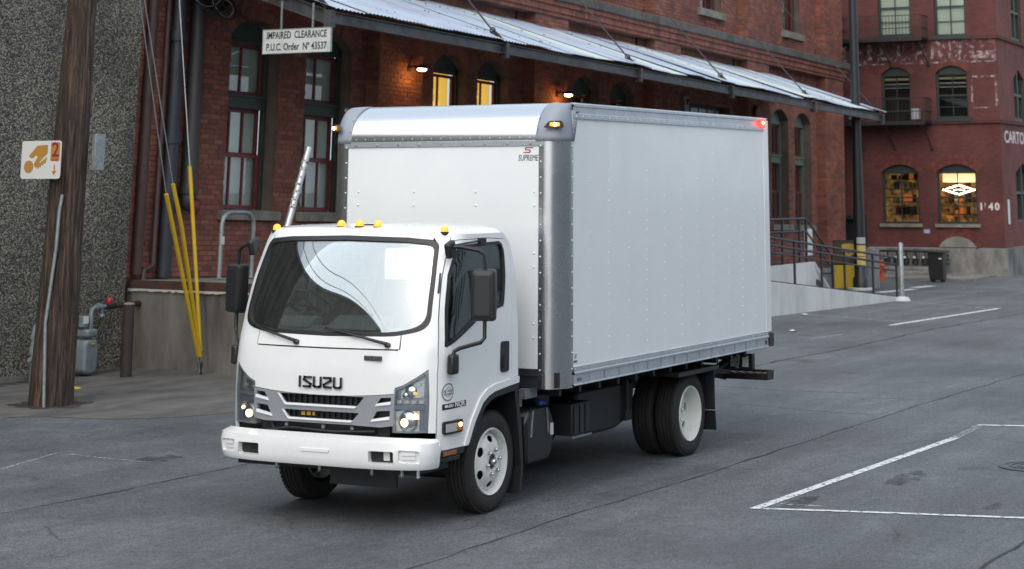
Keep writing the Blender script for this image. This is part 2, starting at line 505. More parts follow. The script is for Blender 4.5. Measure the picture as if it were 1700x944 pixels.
# ------------------------------------------------------------------ ground, road markings, seams
def sheet(name, poly, z, m, kind='structure', parent=None):
    b = MB(); b.add([(x,y,z) for x,y in poly], [tuple(range(len(poly)))])
    o = b.build(name, m, parent)
    if parent is None: meta(o, kind=kind)
    return o

gb = MB(); gb.add([(-400,-400,0),(600,-400,0),(600,400,0),(-400,400,0)], [(0,1,2,3)])
meta(gb.build('road', M_ASPHALT), kind='structure')

M_APRON = mat('worn_concrete_apron', (.165,.155,.145), .8, col2=(.05,.048,.047), vscale=1.5, bump=.5, bscale=30, vlo=.30, vhi=.72, detail=10, rvar=.15, stretch=(.6,1.2,1))
ap = [(1.5,10.6),(8.9,10.6),(8.6,8.05),(9.3,6.9),(9.3,5.6),(7.0,5.1),(4.95,5.3),(4.36,5.53),(3.72,5.95),(3.5,6.9),(3.35,7.5),(2.89,7.3),(1.2,7.6),(-.6,8.2),(-.6,10.6)]
rnd = random.Random(3)
ap = [(x+rnd.uniform(-.05,.05) if 0 < i else x, y+rnd.uniform(-.05,.05)) for i,(x,y) in enumerate(densify(round_poly(ap, .5, 4), .25))]
sheet('pavement', ap, .004, M_APRON)

M_ROADPAINT = mat_faded_paint('worn_road_paint', (.62,.65,.67), 14, .36, .5)
M_ROADPAINT2 = mat_faded_paint('very_worn_road_paint', (.50,.53,.55), 16, .46, .66)
M_SEAM = mat_faded_paint('tar_seam', (.03,.032,.035), 2.2, .30, .62)
def strip(name, pts, w, z, m, jit=0.0):
    P = []
    for i in range(len(pts)-1):
        a, b = Vector(pts[i]), Vector(pts[i+1]); k = max(1, int((b-a).length/.3))
        P += [a.lerp(b, j/k) for j in range(k)]
    P.append(Vector(pts[-1])); r = random.Random(len(P)); L_, R_ = [], []
    for i, q in enumerate(P):
        t = (P[min(i+1,len(P)-1)]-P[max(i-1,0)]).normalized(); n = Vector((-t.y,t.x))
        c = q + n*r.uniform(-jit,jit); ww = w/2*(1+r.uniform(-.35,.35)*(jit>0))
        L_.append(c+n*ww); R_.append(c-n*ww)
    b = MB(); b.add([(v.x,v.y,z) for v in L_]+[(v.x,v.y,z) for v in R_], [(len(L_)+i, len(L_)+i+1, i+1, i) for i in range(len(L_)-1)])
    return meta(b.build(name, m), kind='structure')
strip('parking_line', [(1.12,-2.84),(6.28,-3.06)], .095, .005, M_ROADPAINT)
strip('parking_line', [(6.28,-3.06),(7.6,-3.0)], .10, .005, M_ROADPAINT2)
strip('parking_line', [(1.16,-2.90),(1.33,-3.55),(1.95,-6.2)], .07, .0055, M_ROADPAINT)
strip('parking_line', [(7.45,-2.98),(8.3,-5.8)], .09, .0055, M_ROADPAINT)
strip('parking_line', [(1.42,-2.9),(1.5,-3.3)], .06, .005, M_ROADPAINT2)
strip('parking_line', [(21.86,2.77),(27.72,2.22)], .13, .005, M_ROADPAINT)
strip('parking_line', [(29.35,4.95),(27.42,2.38)], .11, .0055, M_ROADPAINT2)
strip('parking_line', [(24.08,5.37),(23.38,3.88),(22.7,2.7)], .10, .0055, M_ROADPAINT2)
strip('parking_line', [(18.05,3.01),(19.33,2.85)], .11, .005, M_ROADPAINT2)
strip('crossing_line', [(32.6,6.6),(34.44,6.25)], .3, .005, M_ROADPAINT)
strip('crossing_line', [(35.1,6.5),(36.2,6.3)], .3, .005, M_ROADPAINT)
strip('parking_line', [(.04,4.48),(1.18,4.81),(1.09,4.18),(1.05,3.5)], .04, .006, M_ROADPAINT2)
strip('parking_line', [(-3.6,5.3),(-1.4,5.5)], .05, .005, M_ROADPAINT2)
strip('road_seam', [(-6,-1.6),(.03,-1.6),(2.32,-1.68),(6.97,-1.74),(10.11,-1.82),(13.48,-1.96),(24,-2.3)], .022, .004, M_SEAM, .02)
strip('road_seam', [(-6,2.85),(-1.81,2.7),(-.45,2.59),(1.05,2.59),(4,2.6)], .024, .004, M_SEAM, .02)
strip('road_seam', [(-4,-5.22),(.65,-5.23),(6,-5.3)], .03, .004, M_SEAM, .02)
strip('road_seam', [(9,2.1),(13.81,1.94),(16.96,1.77),(20.97,1.76),(26.39,1.33),(36,.9)], .05, .004, M_SEAM, .03)
strip('road_seam', [(10.1,1.45),(9.95,.34),(10.1,-.65)], .03, .0045, M_SEAM, .05)
strip('road_seam', [(8.2,.4),(8.0,-.8),(7.9,-1.6)], .018, .0045, M_SEAM, .04)

# tar patches, dark stains with an outline of their own
M_PATCH = mat_faded_paint('oil_stain', (.04,.042,.046), 5.0, .38, .78)
for (cx,cy,rx,ry,n) in ((1.62,-3.05,.42,.11,22),(3.3,-3.45,.5,.15,22),(1.3,3.62,.28,.2,18),(3.25,-4.9,.16,.08,14),(2.1,-4.6,.25,.06,14),(-.4,-.95,.05,.02,8)):
    r = random.Random(int(cx*100))
    sheet('tar_patch', [(cx+rx*cos(2*pi*k/n)*r.uniform(.75,1.1), cy+ry*sin(2*pi*k/n)*r.uniform(.75,1.1)) for k in range(n)], .0045, M_PATCH)

M_SOIL = mat_faded_paint('soil_and_grit', (.045,.038,.032), 6.0, .34, .62)
rs = random.Random(11); sheet('soil_patch', [(4.46+.52*cos(2*pi*k/26)*rs.uniform(.75,1.15), 7.91+.52*sin(2*pi*k/26)*rs.uniform(.75,1.15)) for k in range(26)], .0085, M_SOIL)
sheet('soil_patch', [(x, 10.28-(.28+.12*rs.random())*(k%2)) for k, x in enumerate([8.6-.12*j for j in range(40)])][::1] + [(3.9,10.45),(8.65,10.45)], .0088, M_SOIL)
# raised pavement with kerb in front of the far building
M_CONC = mat('weathered_concrete', (.23,.225,.21), .85, col2=(.12,.115,.105), vscale=1.6, bump=.25, bscale=25)
M_CONCPALE = mat('pale_concrete', (.58,.60,.60), .8, col2=(.38,.395,.39), vscale=1.5, stretch=(1,1,.35), bump=.2, bscale=25, vlo=.42, vhi=.75, detail=9)
M_DOCKC = mat('stained_dock_concrete', (.205,.195,.175), .85, col2=(.085,.08,.07), vscale=1.4, stretch=(1,1,.35), bump=.4, bscale=18, vlo=.38, vhi=.68)
pv = MB()
pv.box((39.6,6.2,-.3),(42.6,16,.05)); pv.box((39.45,6.05,-.3),(39.58,16,.062))
meta(pv.build('pavement', M_CONC, bevel=.015), kind='structure')

# manhole cover
mh = thing('manhole_cover', 'round iron manhole cover with ring pattern set in the asphalt at the right edge', 'manhole cover', (4.55,-4.36,.004))
Mz = Matrix.Translation((4.55,-4.36,.004))
MB().lathe([(.36,0),(.36,.006),(.30,.006),(.30,.003),(0,.003)], Mz, 40).build('cover_plate', mat('cast_iron', (.11,.115,.12), .55, metal=.5, col2=(.06,.06,.065), vscale=30), mh, smooth=30)
rb = MB()
for r0 in (.25,.18,.11): rb.lathe([(r0,.003),(r0,.009),(r0-.025,.009),(r0-.025,.003)], Mz, 36, cap=False)
rb.build('raised_ring', MATS['cast_iron'], mh, smooth=30)

# ------------------------------------------------------------------ brick warehouse behind the truck
BR = mat('facing_brick', (.27,.095,.068), .85, col2=(.16,.062,.047), vscale=1.1, island=.24, bump=.25, bscale=45)
M_MORTAR = mat('mortar', (.16,.118,.098), .9, col2=(.10,.072,.06), vscale=2.0, bump=.3, bscale=60)
M_STONE = mat('dark_stone', (.12,.108,.095), .85, col2=(.06,.055,.05), vscale=2.5, bump=.3, bscale=30)
M_SILL = mat('sandstone_sill', (.25,.235,.20), .85, col2=(.15,.14,.115), vscale=4, bump=.3, bscale=30)
M_GREEN = mat('green_window_paint', (.040,.066,.050), .5, col2=(.03,.045,.036), vscale=5)
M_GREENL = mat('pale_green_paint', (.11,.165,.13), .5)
M_REDP = mat('oxblood_sash_paint', (.21,.036,.036), .45, col2=(.14,.025,.026), vscale=6)
M_BLIND = mat('pale_paper_blind', (.84,.88,.80), .9, col2=(.70,.77,.69), vscale=2.5)
M_DARKROOM = mat('dark_room', (.02,.02,.02), .9)
M_CURTAIN = mat('grey_curtain', (.20,.20,.18), .9, col2=(.03,.03,.03), vscale=9, stretch=(1,1,.02), vlo=.45, vhi=.55)
M_LITROOM = mat('lit_room_wall', (.6,.45,.15), .9, emit=(1.0,.60,.11), estr=.62)

WH = thing('brick_warehouse', 'long red brick warehouse with arched windows behind the truck', 'building', (0,0,0), 'B')
Z0, Z1 = -1.2, 9.7
PIL = [6.45,12.4,18.4,24.3,30.3]; PW = 1.5; PD = .28; S_END = 31.85
OPEN = []                                     # openings: s0, s1, z0, zspring, rise
LOWZ = (2.35, 5.22, .28)
low_pairs = [(2.40,3.76),(4.55,5.95),(8.8,10.1),(10.5,11.8),(14.7,16.0),(16.55,17.85),(26.65,27.95),(28.45,29.75)]
for a,b in low_pairs: OPEN.append((a,b)+LOWZ)
OPEN.append((20.95,23.7,1.28,5.30,.0))          # freight door
for p in PIL[1:-1]: OPEN.append((p+3.3,p+4.7,7.75,9.9,.1))

def arch_z(o, s):
    a,b,z0,zs,rise = o
    if rise <= .0: return zs
    h = (b-a)/2; R = (h*h+rise*rise)/(2*rise); c = (a+b)/2
    return zs - (R-rise) + sqrt(max(R*R-(s-c)**2, 0))

wall = MB()
xs = sorted(set([-.02, S_END] + [v for o in OPEN for v in (o[0],o[1])]))
for i in range(len(xs)-1):
    a, b = xs[i], xs[i+1]; m_ = (a+b)/2
    ops = sorted([o for o in OPEN if o[0] <= m_ <= o[1]], key=lambda o:o[2])
    z = Z0
    for o in ops:
        wall.add([(a,0,z),(b,0,z),(b,0,o[2]),(a,0,o[2])], [(0,1,2,3)])
        z = o[3]+o[4]
        if o[4] > 0:
            N_ = 12; pts = [(a+(b-a)*k/N_) for k in range(N_+1)]
            for k in range(N_):
                wall.add([(pts[k],0,arch_z(o,pts[k])),(pts[k+1],0,arch_z(o,pts[k+1])),(pts[k+1],0,z),(pts[k],0,z)], [(0,1,2,3)])
    if z < Z1: wall.add([(a,0,z),(b,0,z),(b,0,Z1),(a,0,Z1)], [(0,1,2,3)])
wall.add([(-.02,0,Z1),(S_END,0,Z1),(S_END,9,Z1),(-.02,9,Z1)], [(0,1,2,3)])
wall.add([(S_END,0,Z0),(S_END,9,Z0),(S_END,9,Z1),(S_END,0,Z1)], [(0,1,2,3)])
wall.add([(-.02,9,Z0),(-.02,0,Z0),(-.02,0,Z1),(-.02,9,Z1)], [(0,1,2,3)])
for o in OPEN:                                  # reveals
    a,b,z0,zs,rise = o; D = .30
    N_ = 12 if rise else 1
    ring = [(a,z0),(b,z0)] + [(b+(a-b)*k/N_, arch_z(o,b+(a-b)*k/N_)) for k in range(N_+1)]
    n = len(ring)
    wall.add([(s,0,z) for s,z in ring]+[(s,D,z) for s,z in ring], [((i+1)%n,i,n+i,n+(i+1)%n) for i in range(n)])
wall.build('wall', M_MORTAR, WH)
for p in PIL:
    e = p+PW if p != PIL[-1] else S_END+.01
    b = MB(); b.box((p,-PD,Z0),(e,-.001,Z1)); b.build('pilaster', M_MORTAR, WH)

# --- bricks, one by one: running bond on every plane of the front
BH, BL, MJ = .080, .232, .011
brick_boxes = []                                # (s0,s1,d,z0,z1,axis)
def lay(s0, s1, d, z0, z1, opens, ring=.21, seed=0):
    k = 0; z = z0; r = random.Random(seed)
    while z + BH*.6 < z1:
        zt = min(z+BH-MJ, z1); zc = (z+zt)/2
        blk = []
        for o in opens:
            a,b,oz0,zs,rise = o
            if zc < oz0-.0 or zc > zs+rise+ring: continue
            if rise > 0 and zc > zs-.02:
                if zc <= zs: blk.append((a-.0,b+.0)); continue
                h = (b-a)/2; R = (h*h+rise*rise)/(2*rise)+ring; c = (a+b)/2; yy = zc-(zs-(R-ring-rise)); 
                if yy < R:
                    w = sqrt(R*R-yy*yy); w = min(w, h+.18); blk.append((c-w,c+w))
            elif zc < zs: blk.append((a,b))
        blk.sort(); free = []; x = s0
        for a,b in blk:
            if b <= s0 or a >= s1: continue
            if a > x: free.append((x,a))
            x = max(x,b)
        if x < s1: free.append((x,s1))
        off = (k%2)*BL/2 + (0 if k%6 else .06)
        for a,b in free:
            i = math.floor((a-off)/BL)
            while i*BL+off < b:
                p0 = max(a, i*BL+off); p1 = min(b, (i+1)*BL+off-MJ)
                if p1-p0 > .035: brick_boxes.append((p0,p1,d-r.uniform(.009,.015),z,zt,0))
                i += 1
        z += BH; k += 1
edges = [-.0]+[v for p in PIL for v in (p,p+PW)]
for i in range(0, len(edges)-1, 2):
    a, b = edges[i], edges[i+1]
    lay(a, b, 0, 1.30, 6.62, [o for o in OPEN if o[1] > a and o[0] < b], seed=i)
    if i >= 2: lay(a, b, 0, 7.16, 9.66, [o for o in OPEN if o[1] > a and o[0] < b], seed=i+50)
for j,p in enumerate(PIL):
    e = p+PW if p != PIL[-1] else S_END
    lay(p, e, -PD, 1.30, 6.62, [], seed=100+j); lay(p, e, -PD, 7.16, 9.66, [], seed=150+j)
    for zz0, zz1 in ((1.30,6.62),(7.16,9.66)):
        k = 0; z = zz0
        while z+BH < zz1:
            if k%2: brick_boxes.append((p-.012,p,-PD-.01,z,z+BH-MJ,1))
            else:
                brick_boxes.append((p-.012,p,-PD-.01,z,z+BH-MJ,2)); brick_boxes.append((p-.012,p,-PD-.01,z,z+BH-MJ,3))
            z += BH; k += 1
def brick_verts(q):
    a,b,d,z,zt,ax = q
    if ax == 0: lo, hi = (a,d,z),(b,d+.03,zt)
    elif ax == 1: lo, hi = (a,d,z),(b,-.004,zt)
    elif ax == 2: lo, hi = (a,d,z),(b,d+.11,zt)
    else: lo, hi = (a,d+.121,z),(b,-.004,zt)
    return lo, hi
cam_b = B_ROT.transposed() @ (Vector((-14.4,-9.2,2.66))-B_ORIGIN)
def near(q): return (Vector(((q[0]+q[1])/2,q[2],(q[3]+q[4])/2))-cam_b).length
cand = [q for q in brick_boxes if q[5] == 0 and q[1]-q[0] > .2 and 1.4 < q[0] < 2.4 and q[3] < 5.4] + \
       [q for q in brick_boxes if q[5] == 0 and q[1]-q[0] > .2 and 3.76 <= q[0] < 4.5 and 2.2 < q[3] < 4.6]
cand = sorted(cand, key=near)[:300]; chosen = set(map(id, cand))
rest = MB()
for q in brick_boxes:
    if id(q) in chosen: continue
    (a,b,c),(d,e,f) = brick_verts(q)
    if q[5] == 0:
        rest.add([(a,b,c),(d,b,c),(d,b,f),(a,b,f),(a,e,c),(d,e,c),(d,e,f),(a,e,f)], [(0,1,2,3),(1,5,6,2),(4,0,3,7),(3,2,6,7),(4,5,1,0)])
    else: rest.box((a,b,c),(d,e,f))
meta(rest.build('bricks', BR, WH), kind='stuff')
bm1 = None
for q in cand:
    lo, hi = brick_verts(q)
    if bm1 is None:
        b_ = MB(); b_.box((0,0,0),(BL-MJ,.03,BH-MJ)); bm1 = b_.build('brick', BR, WH); o = bm1
    else:
        o = bm1.copy(); COL.objects.link(o); o.parent = WH
    o.location = lo
# arches of upright bricks
for o in OPEN:
    a,b,z0,zs,rise = o
    if rise <= 0: continue
    h = (b-a)/2; R = (h*h+rise*rise)/(2*rise); c = (a+b)/2; zc = zs-(R-rise); th = math.asin(h/R)
    n = max(3,int(2*th*R/.083)); ab = MB()
    for k in range(n):
        t0 = -th+2*th*k/n+.004/R; t1 = -th+2*th*(k+1)/n-.005/R
        P = [(c+R*sin(t0),zc+R*cos(t0)),(c+R*sin(t1),zc+R*cos(t1)),(c+(R+.205)*sin(t1),zc+(R+.205)*cos(t1)),(c+(R+.205)*sin(t0),zc+(R+.205)*cos(t0))]
        ab.add([(s,-.014,z) for s,z in P]+[(s,.02,z) for s,z in P], [(0,3,2,1)[::-1],(0,1,5,4)[::-1],(1,2,6,5)[::-1],(2,3,7,6)[::-1],(3,0,4,7)[::-1]])
    ab.build('window_arch', BR, WH)
# string course
for nm, z0, z1, d, m in (('string_course',6.62,6.70,-.33,BR),('string_course',6.705,6.84,-.37,BR),('string_course',6.845,6.94,-.42,BR),('string_course',6.945,7.15,-.48,M_STONE)):
    b = MB()
    if m is BR:
        r = random.Random(int(z0*100)); s = 4.0
        while s < S_END: b.box((s,d-r.uniform(0,.006),z0),(min(s+BL/2-.008,S_END+.06),-.0005,z1)); s += BL/2
    else: b.box((4,d,z0),(S_END+.12,-.0005,z1))
    b.build(nm, m, WH, bevel=0 if m is BR else .02)
# downpipes between the panels above the awning (short rusty straps)
for s in (12.0,17.9,23.9): 
    b = MB(); b.box((s,-.06,5.9),(s+.06,-.016,6.6)); b.build('iron_strap', M_BLACKM, WH)

def sash(w, s0, s1, z0, z1, cols, rows, d, m, pane_m, bar=.058, mun=.034):
    """one sash: frame mesh as part, panes as sub-parts"""
    f = MB()
    f.box((s0,d,z0),(s0+bar,d+.05,z1)); f.box((s1-bar,d,z0),(s1,d+.05,z1))
    f.box((s0+bar,d+.001,z0),(s1-bar,d+.049,z0+bar)); f.box((s0+bar,d+.001,z1-bar),(s1-bar,d+.049,z1))
    W = (s1-s0-2*bar)/cols; H = (z1-z0-2*bar)/rows
    for i in range(1,cols): f.box((s0+bar+i*W-mun/2,d+.005,z0+bar),(s0+bar+i*W+mun/2,d+.045,z1-bar))
    for j in range(1,rows): f.box((s0+bar,d+.008,z0+bar+j*H-mun/2),(s1-bar,d+.042,z0+bar+j*H+mun/2))
    o = f.build('window_sash', m, w)
    for i in range(cols):
        for j in range(rows):
            p = MB(); a = s0+bar+i*W; c = z0+bar+j*H
            p.add([(a,d+.03,c),(a+W,d+.03,c),(a+W,d+.03,c+H),(a,d+.03,c+H)], [(0,1,2,3)])
            p.build('pane', pane_m, o)
    return o

def arch_window(s0, s1, style):
    z0, zs, rise = LOWZ; o = (s0,s1,z0,zs,rise); D = .22
    zt0, zt1 = 4.02, 4.25                                  # transom
    fr = MB(); t = .075
    fr.box((s0+.002,D,z0),(s0+t,D+.09,zs+.05)); fr.box((s1-t,D,z0),(s1-.002,D+.09,zs+.05))
    fr.box((s0+t,D-.03,zt0),(s1-t,D+.10,zt1)); fr.box((s0+t,D-.06,zt1-.05),(s1-t,D-.03,zt1))
    N_ = 10; P = [(s0+.002+(s1-s0-.004)*k/N_) for k in range(N_+1)]
    for k in range(N_):                                  # tympanum board under the arch
        a, b = P[k], P[k+1]
        fr.add([(a,D,5.13),(b,D,5.13),(b,D,arch_z(o,b)-.003),(a,D,arch_z(o,a)-.003)], [(0,1,2,3)])
    fr.box((s0+t,D-.02,5.10),(s1-t,D+.02,5.17))
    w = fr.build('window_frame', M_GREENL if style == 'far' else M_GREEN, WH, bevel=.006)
    sm = M_REDP
    a, b = s0+t+.004, s1-t-.004
    cols = 3 if style != 'far' else 2
    sash(WH, a, b, z0+.02, 3.27, cols, 1, D+.045, sm, M_PANE)
    sash(WH, a, b, 3.235, zt0-.002, cols, 1, D+.10, sm, M_PANE)
    sash(WH, a, b, zt1+.002, 5.095, 2, 1, D+.06, sm, M_PANE)
    back = {'shade':M_BLIND,'lit':M_LITROOM,'dark':M_DARKROOM,'far':M_CURTAIN}[style]
    dd = .155 if style == 'shade' else .24
    q = MB(); q.box((s0,D+dd,z0-.05),(s1,D+dd+.02,5.3)); q.build('blind' if style in ('shade','far') else 'room_back', back, WH)
    sl = MB(); sl.box((s0-.12,-.11,z0-.17),(s1+.12,.0,z0-.015)); sl.box((s0+.002,-.001,z0-.15),(s1-.002,D+.1,z0-.001)); sl.build('window_sill', M_SILL, WH, bevel=.012)
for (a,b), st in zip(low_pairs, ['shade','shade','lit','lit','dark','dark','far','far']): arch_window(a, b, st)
for p in PIL[1:-1]:
    s0, s1, z0 = p+3.3, p+4.7, 7.75
    f = MB(); f.box((s0+.002,.18,z0),(s0+.08,.27,9.7)); f.box((s1-.08,.18,z0),(s1-.002,.27,9.7)); f.build('window_frame', M_GREEN, WH)
    sash(WH, s0+.085, s1-.085, z0+.02, 9.0, 3, 1, .2, M_REDP, M_PANE)
    sash(WH, s0+.085, s1-.085, 8.96, 9.7, 3, 1, .26, M_REDP, M_PANE)
    q = MB(); q.box((s0,.4,z0),(s1,.42,9.7)); q.build('blind', M_CURTAIN if p > 20 else M_DARKROOM, WH)
    sl = MB(); sl.box((s0-.12,-.12,z0-.2),(s1+.12,.25,z0-.01)); sl.build('window_sill', M_SILL, WH, bevel=.012)
# freight door under the awning
fd = MB(); fd.box((20.952,.2,1.28),(23.698,.24,5.298)); fd.build('freight_door', M_BLACKM, WH)
fd = MB()
for i in range(5): fd.box((21.0+i*.54,.17,4.55),(21.46+i*.54,.198,5.2))
fd.build('door_light', mat('dirty_glass', (.05,.055,.06), .15), WH)

# ------------------------------------------------------------------ pebble-faced concrete building at the left
PB = thing('concrete_building', 'grey building with exposed pebble facing at the left edge, behind the wooden pole', 'building', (-6,-.2,0), 'B')
b = MB(); b.box((-46,-.2,-1.2),(-.08,9,9.2)); b.build('wall', M_PEBBLE, PB)
b = MB(); b.box((-46.1,-.24,9.2),(-.06,9,9.45)); b.build('coping', M_CONC, PB)
b = MB(); b.box((-46,-.225,-1.2),(-.085,-.203,.02)); b.build('plinth', M_DOCKC, PB)

# ------------------------------------------------------------------ loading dock
DK = thing('loading_dock', 'raised concrete loading dock with rusty steel edge at the foot of the brick warehouse', 'loading dock', (8.6,8,0))
dz = 1.27
def dtop(x): return dz - (x-8.6)*math.tan(TILT)
pl_ = [(8.78,10.45),(8.40,7.2),(31.0,7.2),(31.0,10.45)]
b = MB(); n = 4
b.add([(x,y,-.3) for x,y in pl_]+[(x,y,dtop(x)-.1) for x,y in pl_], [(0,1,2,3)[::-1],(4,5,6,7)]+[(i,(i+1)%4,4+(i+1)%4,4+i) for i in range(4)])
b.build('dock_wall', M_DOCKC, DK)
b = MB(); e = [(8.77,10.44),(8.385,7.15),(31.02,7.15),(31.02,10.44)]
b.add([(x,y,dtop(x)-.098) for x,y in e]+[(x,y,dtop(x)) for x,y in e], [(0,1,2,3)[::-1],(4,5,6,7)]+[(i,(i+1)%4,4+(i+1)%4,4+i) for i in range(4)])
b.build('dock_slab', M_CONC, DK, bevel=.01)
b = MB(); b.beam((8.757,10.42,dtop(8.7)-.06),(8.377,7.14,dtop(8.4)-.06),.02,.125)
b.build('edge_angle', mat('rusty_steel', (.085,.04,.028), .75, col2=(.05,.03,.025), vscale=6, bump=.2, bscale=40), DK)
b = MB(); r = random.Random(2); y = 10.4
while y > 7.2:
    x = 8.753-(10.42-y)*.1159-.012; w = r.uniform(.02,.12)
    b.box((x-.004,y-w,dtop(8.6)-.145-r.uniform(0,.02)),(x+.01,y,dtop(8.6)-.124)); y -= w*.8
b.build('efflorescence_line', mat('white_deposit', (.5,.5,.46), .9), DK)
# ------------------------------------------------------------------ the box truck
TK = thing('box_truck', 'white cab-over box truck with tall white cargo box, parked in the street', 'truck', (2.3,0,0))

class Surf:
    """plan outline of a cab-like body at every height: bowed front, rounded corners, straight sides"""
    def __init__(s, f, w, r, D, n):
        s.f, s.w, s.r, s.D, s.n = f, w, r, D, n
        pts = [s._q(i/200*pi/2, 1.03, 0, D) for i in range(201)]; L = [0]
        for i in range(200): L.append(L[-1]+(pts[i+1]-pts[i]).length)
        s.tab = [l/L[-1] for l in L]
    @staticmethod
    def lin(tab, z):
        if z <= tab[0][0]: return tab[0][1]
        for (a,b),(c,d) in zip(tab, tab[1:]):
            if z <= c: return b+(d-b)*(z-a)/(c-a)
        return tab[-1][1]
    def _q(s, th, w, f, D):
        n = s.n
        return Vector((f + D*(1-max(cos(th),0)**(2/n)), w*max(sin(th),0)**(2/n)))
    def th2a(s, th):
        k = min(max(th/(pi/2)*200,0),200); i = min(int(k),199); return s.tab[i]+(s.tab[i+1]-s.tab[i])*(k-i)
    def a2th(s, a):
        lo, hi = 0, 200
        while hi-lo > 1:
            m = (lo+hi)//2
            if s.tab[m] <= a: lo = m
            else: hi = m
        t = (a-s.tab[lo])/max(s.tab[hi]-s.tab[lo],1e-9); return (lo+t)/200*pi/2
    def raw(s, u, z):
        f, w, r = s.lin(s.f,z), s.lin(s.w,z), s.lin(s.r,z); a = abs(u); sg = -1 if u > 0 else 1
        if a <= 1:
            q = s._q(s.a2th(a), w, f, s.D); return Vector((q.x, sg*q.y, z))
        return Vector((f+s.D+(a-1)*(r-f-s.D), sg*w, z))
    def __call__(s, u, z, off=0.0):
        p = s.raw(u, z)
        if off:
            e = .004
            du = s.raw(u+e, z)-s.raw(u-e, z); dz_ = s.raw(u, z+e)-s.raw(u, z-e)
            n = du.cross(dz_).normalized(); p = p + n*off
        return p
    def uf(s, y, z):
        w = s.lin(s.w,z); th = math.asin(min(1,(abs(y)/w)**(s.n/2))); a = s.th2a(th)
        return -a if y > 0 else a
    def us(s, x, z, side=1):
        f, r = s.lin(s.f,z), s.lin(s.r,z)
        if x >= f+s.D: a = 1+(x-f-s.D)/(r-f-s.D)
        else: a = s.th2a(math.acos(min(1,max(0,1-(x-f)/s.D)**(s.n/2))))
        return a*side
    def pt(s, k):
        if k[0] == 'f': return (s.uf(k[1],k[2]), k[2])
        if k[0] == 's': return (s.us(k[1],k[2],1), k[2])
        if k[0] == 'p': return (s.us(k[1],k[2],-1), k[2])
        return (k[1],k[2])

CAB = Surf([(.5,-1.10),(.75,-1.13),(1.0,-1.137),(1.2,-1.132),(1.36,-1.11),(1.44,-1.088)]+[(1.46+.76*t/12,-1.082+.267*t/12-.028*4*(t/12)*(1-t/12)) for t in range(13)]+[(2.26,-.790)],
           [(.5,1.02),(.9,1.03),(1.45,1.030),(1.9,1.012),(2.26,.972)],
           [(.5,.30),(1.0,.296),(1.5,.288),(1.8,.278),(1.95,.268),(2.08,.245),(2.16,.215),(2.22,.17),(2.26,.11)], .36, 3.0)

def patch(name, S, outer, holes, m, parent, thick=.025, off=0.0, step=.055, smooth=35, rnd=0.0):
    o2 = [S.pt(k) for k in outer]; h2 = [[S.pt(k) for k in h] for h in holes]
    if rnd: o2 = round_poly(o2, rnd)
    P, F = tri_region(o2, h2, step)
    b = MB(); shell(b, P, F, lambda a,c,t: S(a,c,off+t), thick)
    return b.build(name, m, parent, smooth=smooth)

def mirror_keys(l):
    out = []
    for k in l:
        if k[0] == 'f': out.append(('f',-k[1],k[2]))
        elif k[0] == 's': out.append(('p',k[1],k[2]))
        elif k[0] == 'u': out.append(('u',-k[1],k[2]))
    return out[::-1]

G = .0035
# windshield outline in (u,z)
def wsh_outline(g):
    k = [(-.745-g,2.207+g),(-.757-g,1.83),(-.766-g,1.53-g),(-.54,1.470-g),(0,1.458-g),(.54,1.470-g),(.766+g,1.53-g),(.757+g,1.83),(.745+g,2.207+g),(.5,2.230+g),(0,2.242+g),(-.5,2.230+g)]
    return round_poly(k, [.06,.0,.10,.10,0,.10,.10,0,.06,0,0,0])
U = lambda l: [('u',a,b) for a,b in l]
def mirror_uv(l): return [(-a,b) for a,b in reversed(l)]
glass_o = U(wsh_outline(-.008)); gask_o = U(wsh_outline(0)); gask_i = U(wsh_outline(-.030)); body_w = wsh_outline(.003)
wsh = patch('windshield', CAB, glass_o, [], M_WSH, TK, thick=.006, off=-.012, step=.07)
patch('windshield_gasket', CAB, gask_o, [gask_i], M_BLACK, TK, thick=.02, off=.002, step=.05)

# front skins
cz = lambda y: 1.035-.035*(1-(y/.69)**2)
bottom = [('f',y,cz(y)) for y in (.681,.5,.3,.1,-.1,-.3,-.5,-.681)]
patch('front_panel', CAB, bottom+[('f',-.684,1.360),('f',-.66,1.362),('f',0,1.358),('f',.66,1.362),('f',.684,1.360)], [], M_WHITE, TK, thick=.02)
_lo = sorted([(a,c) for a,c in body_w if a > 0 and c < 1.6 ])
def low_z(u):
    for (a,c),(d,e) in zip(_lo, _lo[1:]):
        if a <= u <= d: return c+(e-c)*(u-a)/max(d-a,1e-6)
    return 1.47
lowpts = sorted([p for p in body_w if p[1] < 1.50 and abs(p[0]) <= .56] + [(-.572,low_z(.572)),(.572,low_z(.572))])
patch('cowl_panel', CAB, [('u',-.572,1.373),('f',0,1.370),('u',.572,1.373)]+[('u',a,c) for a,c in reversed(lowpts)], [], M_WHITE, TK, thick=.02)
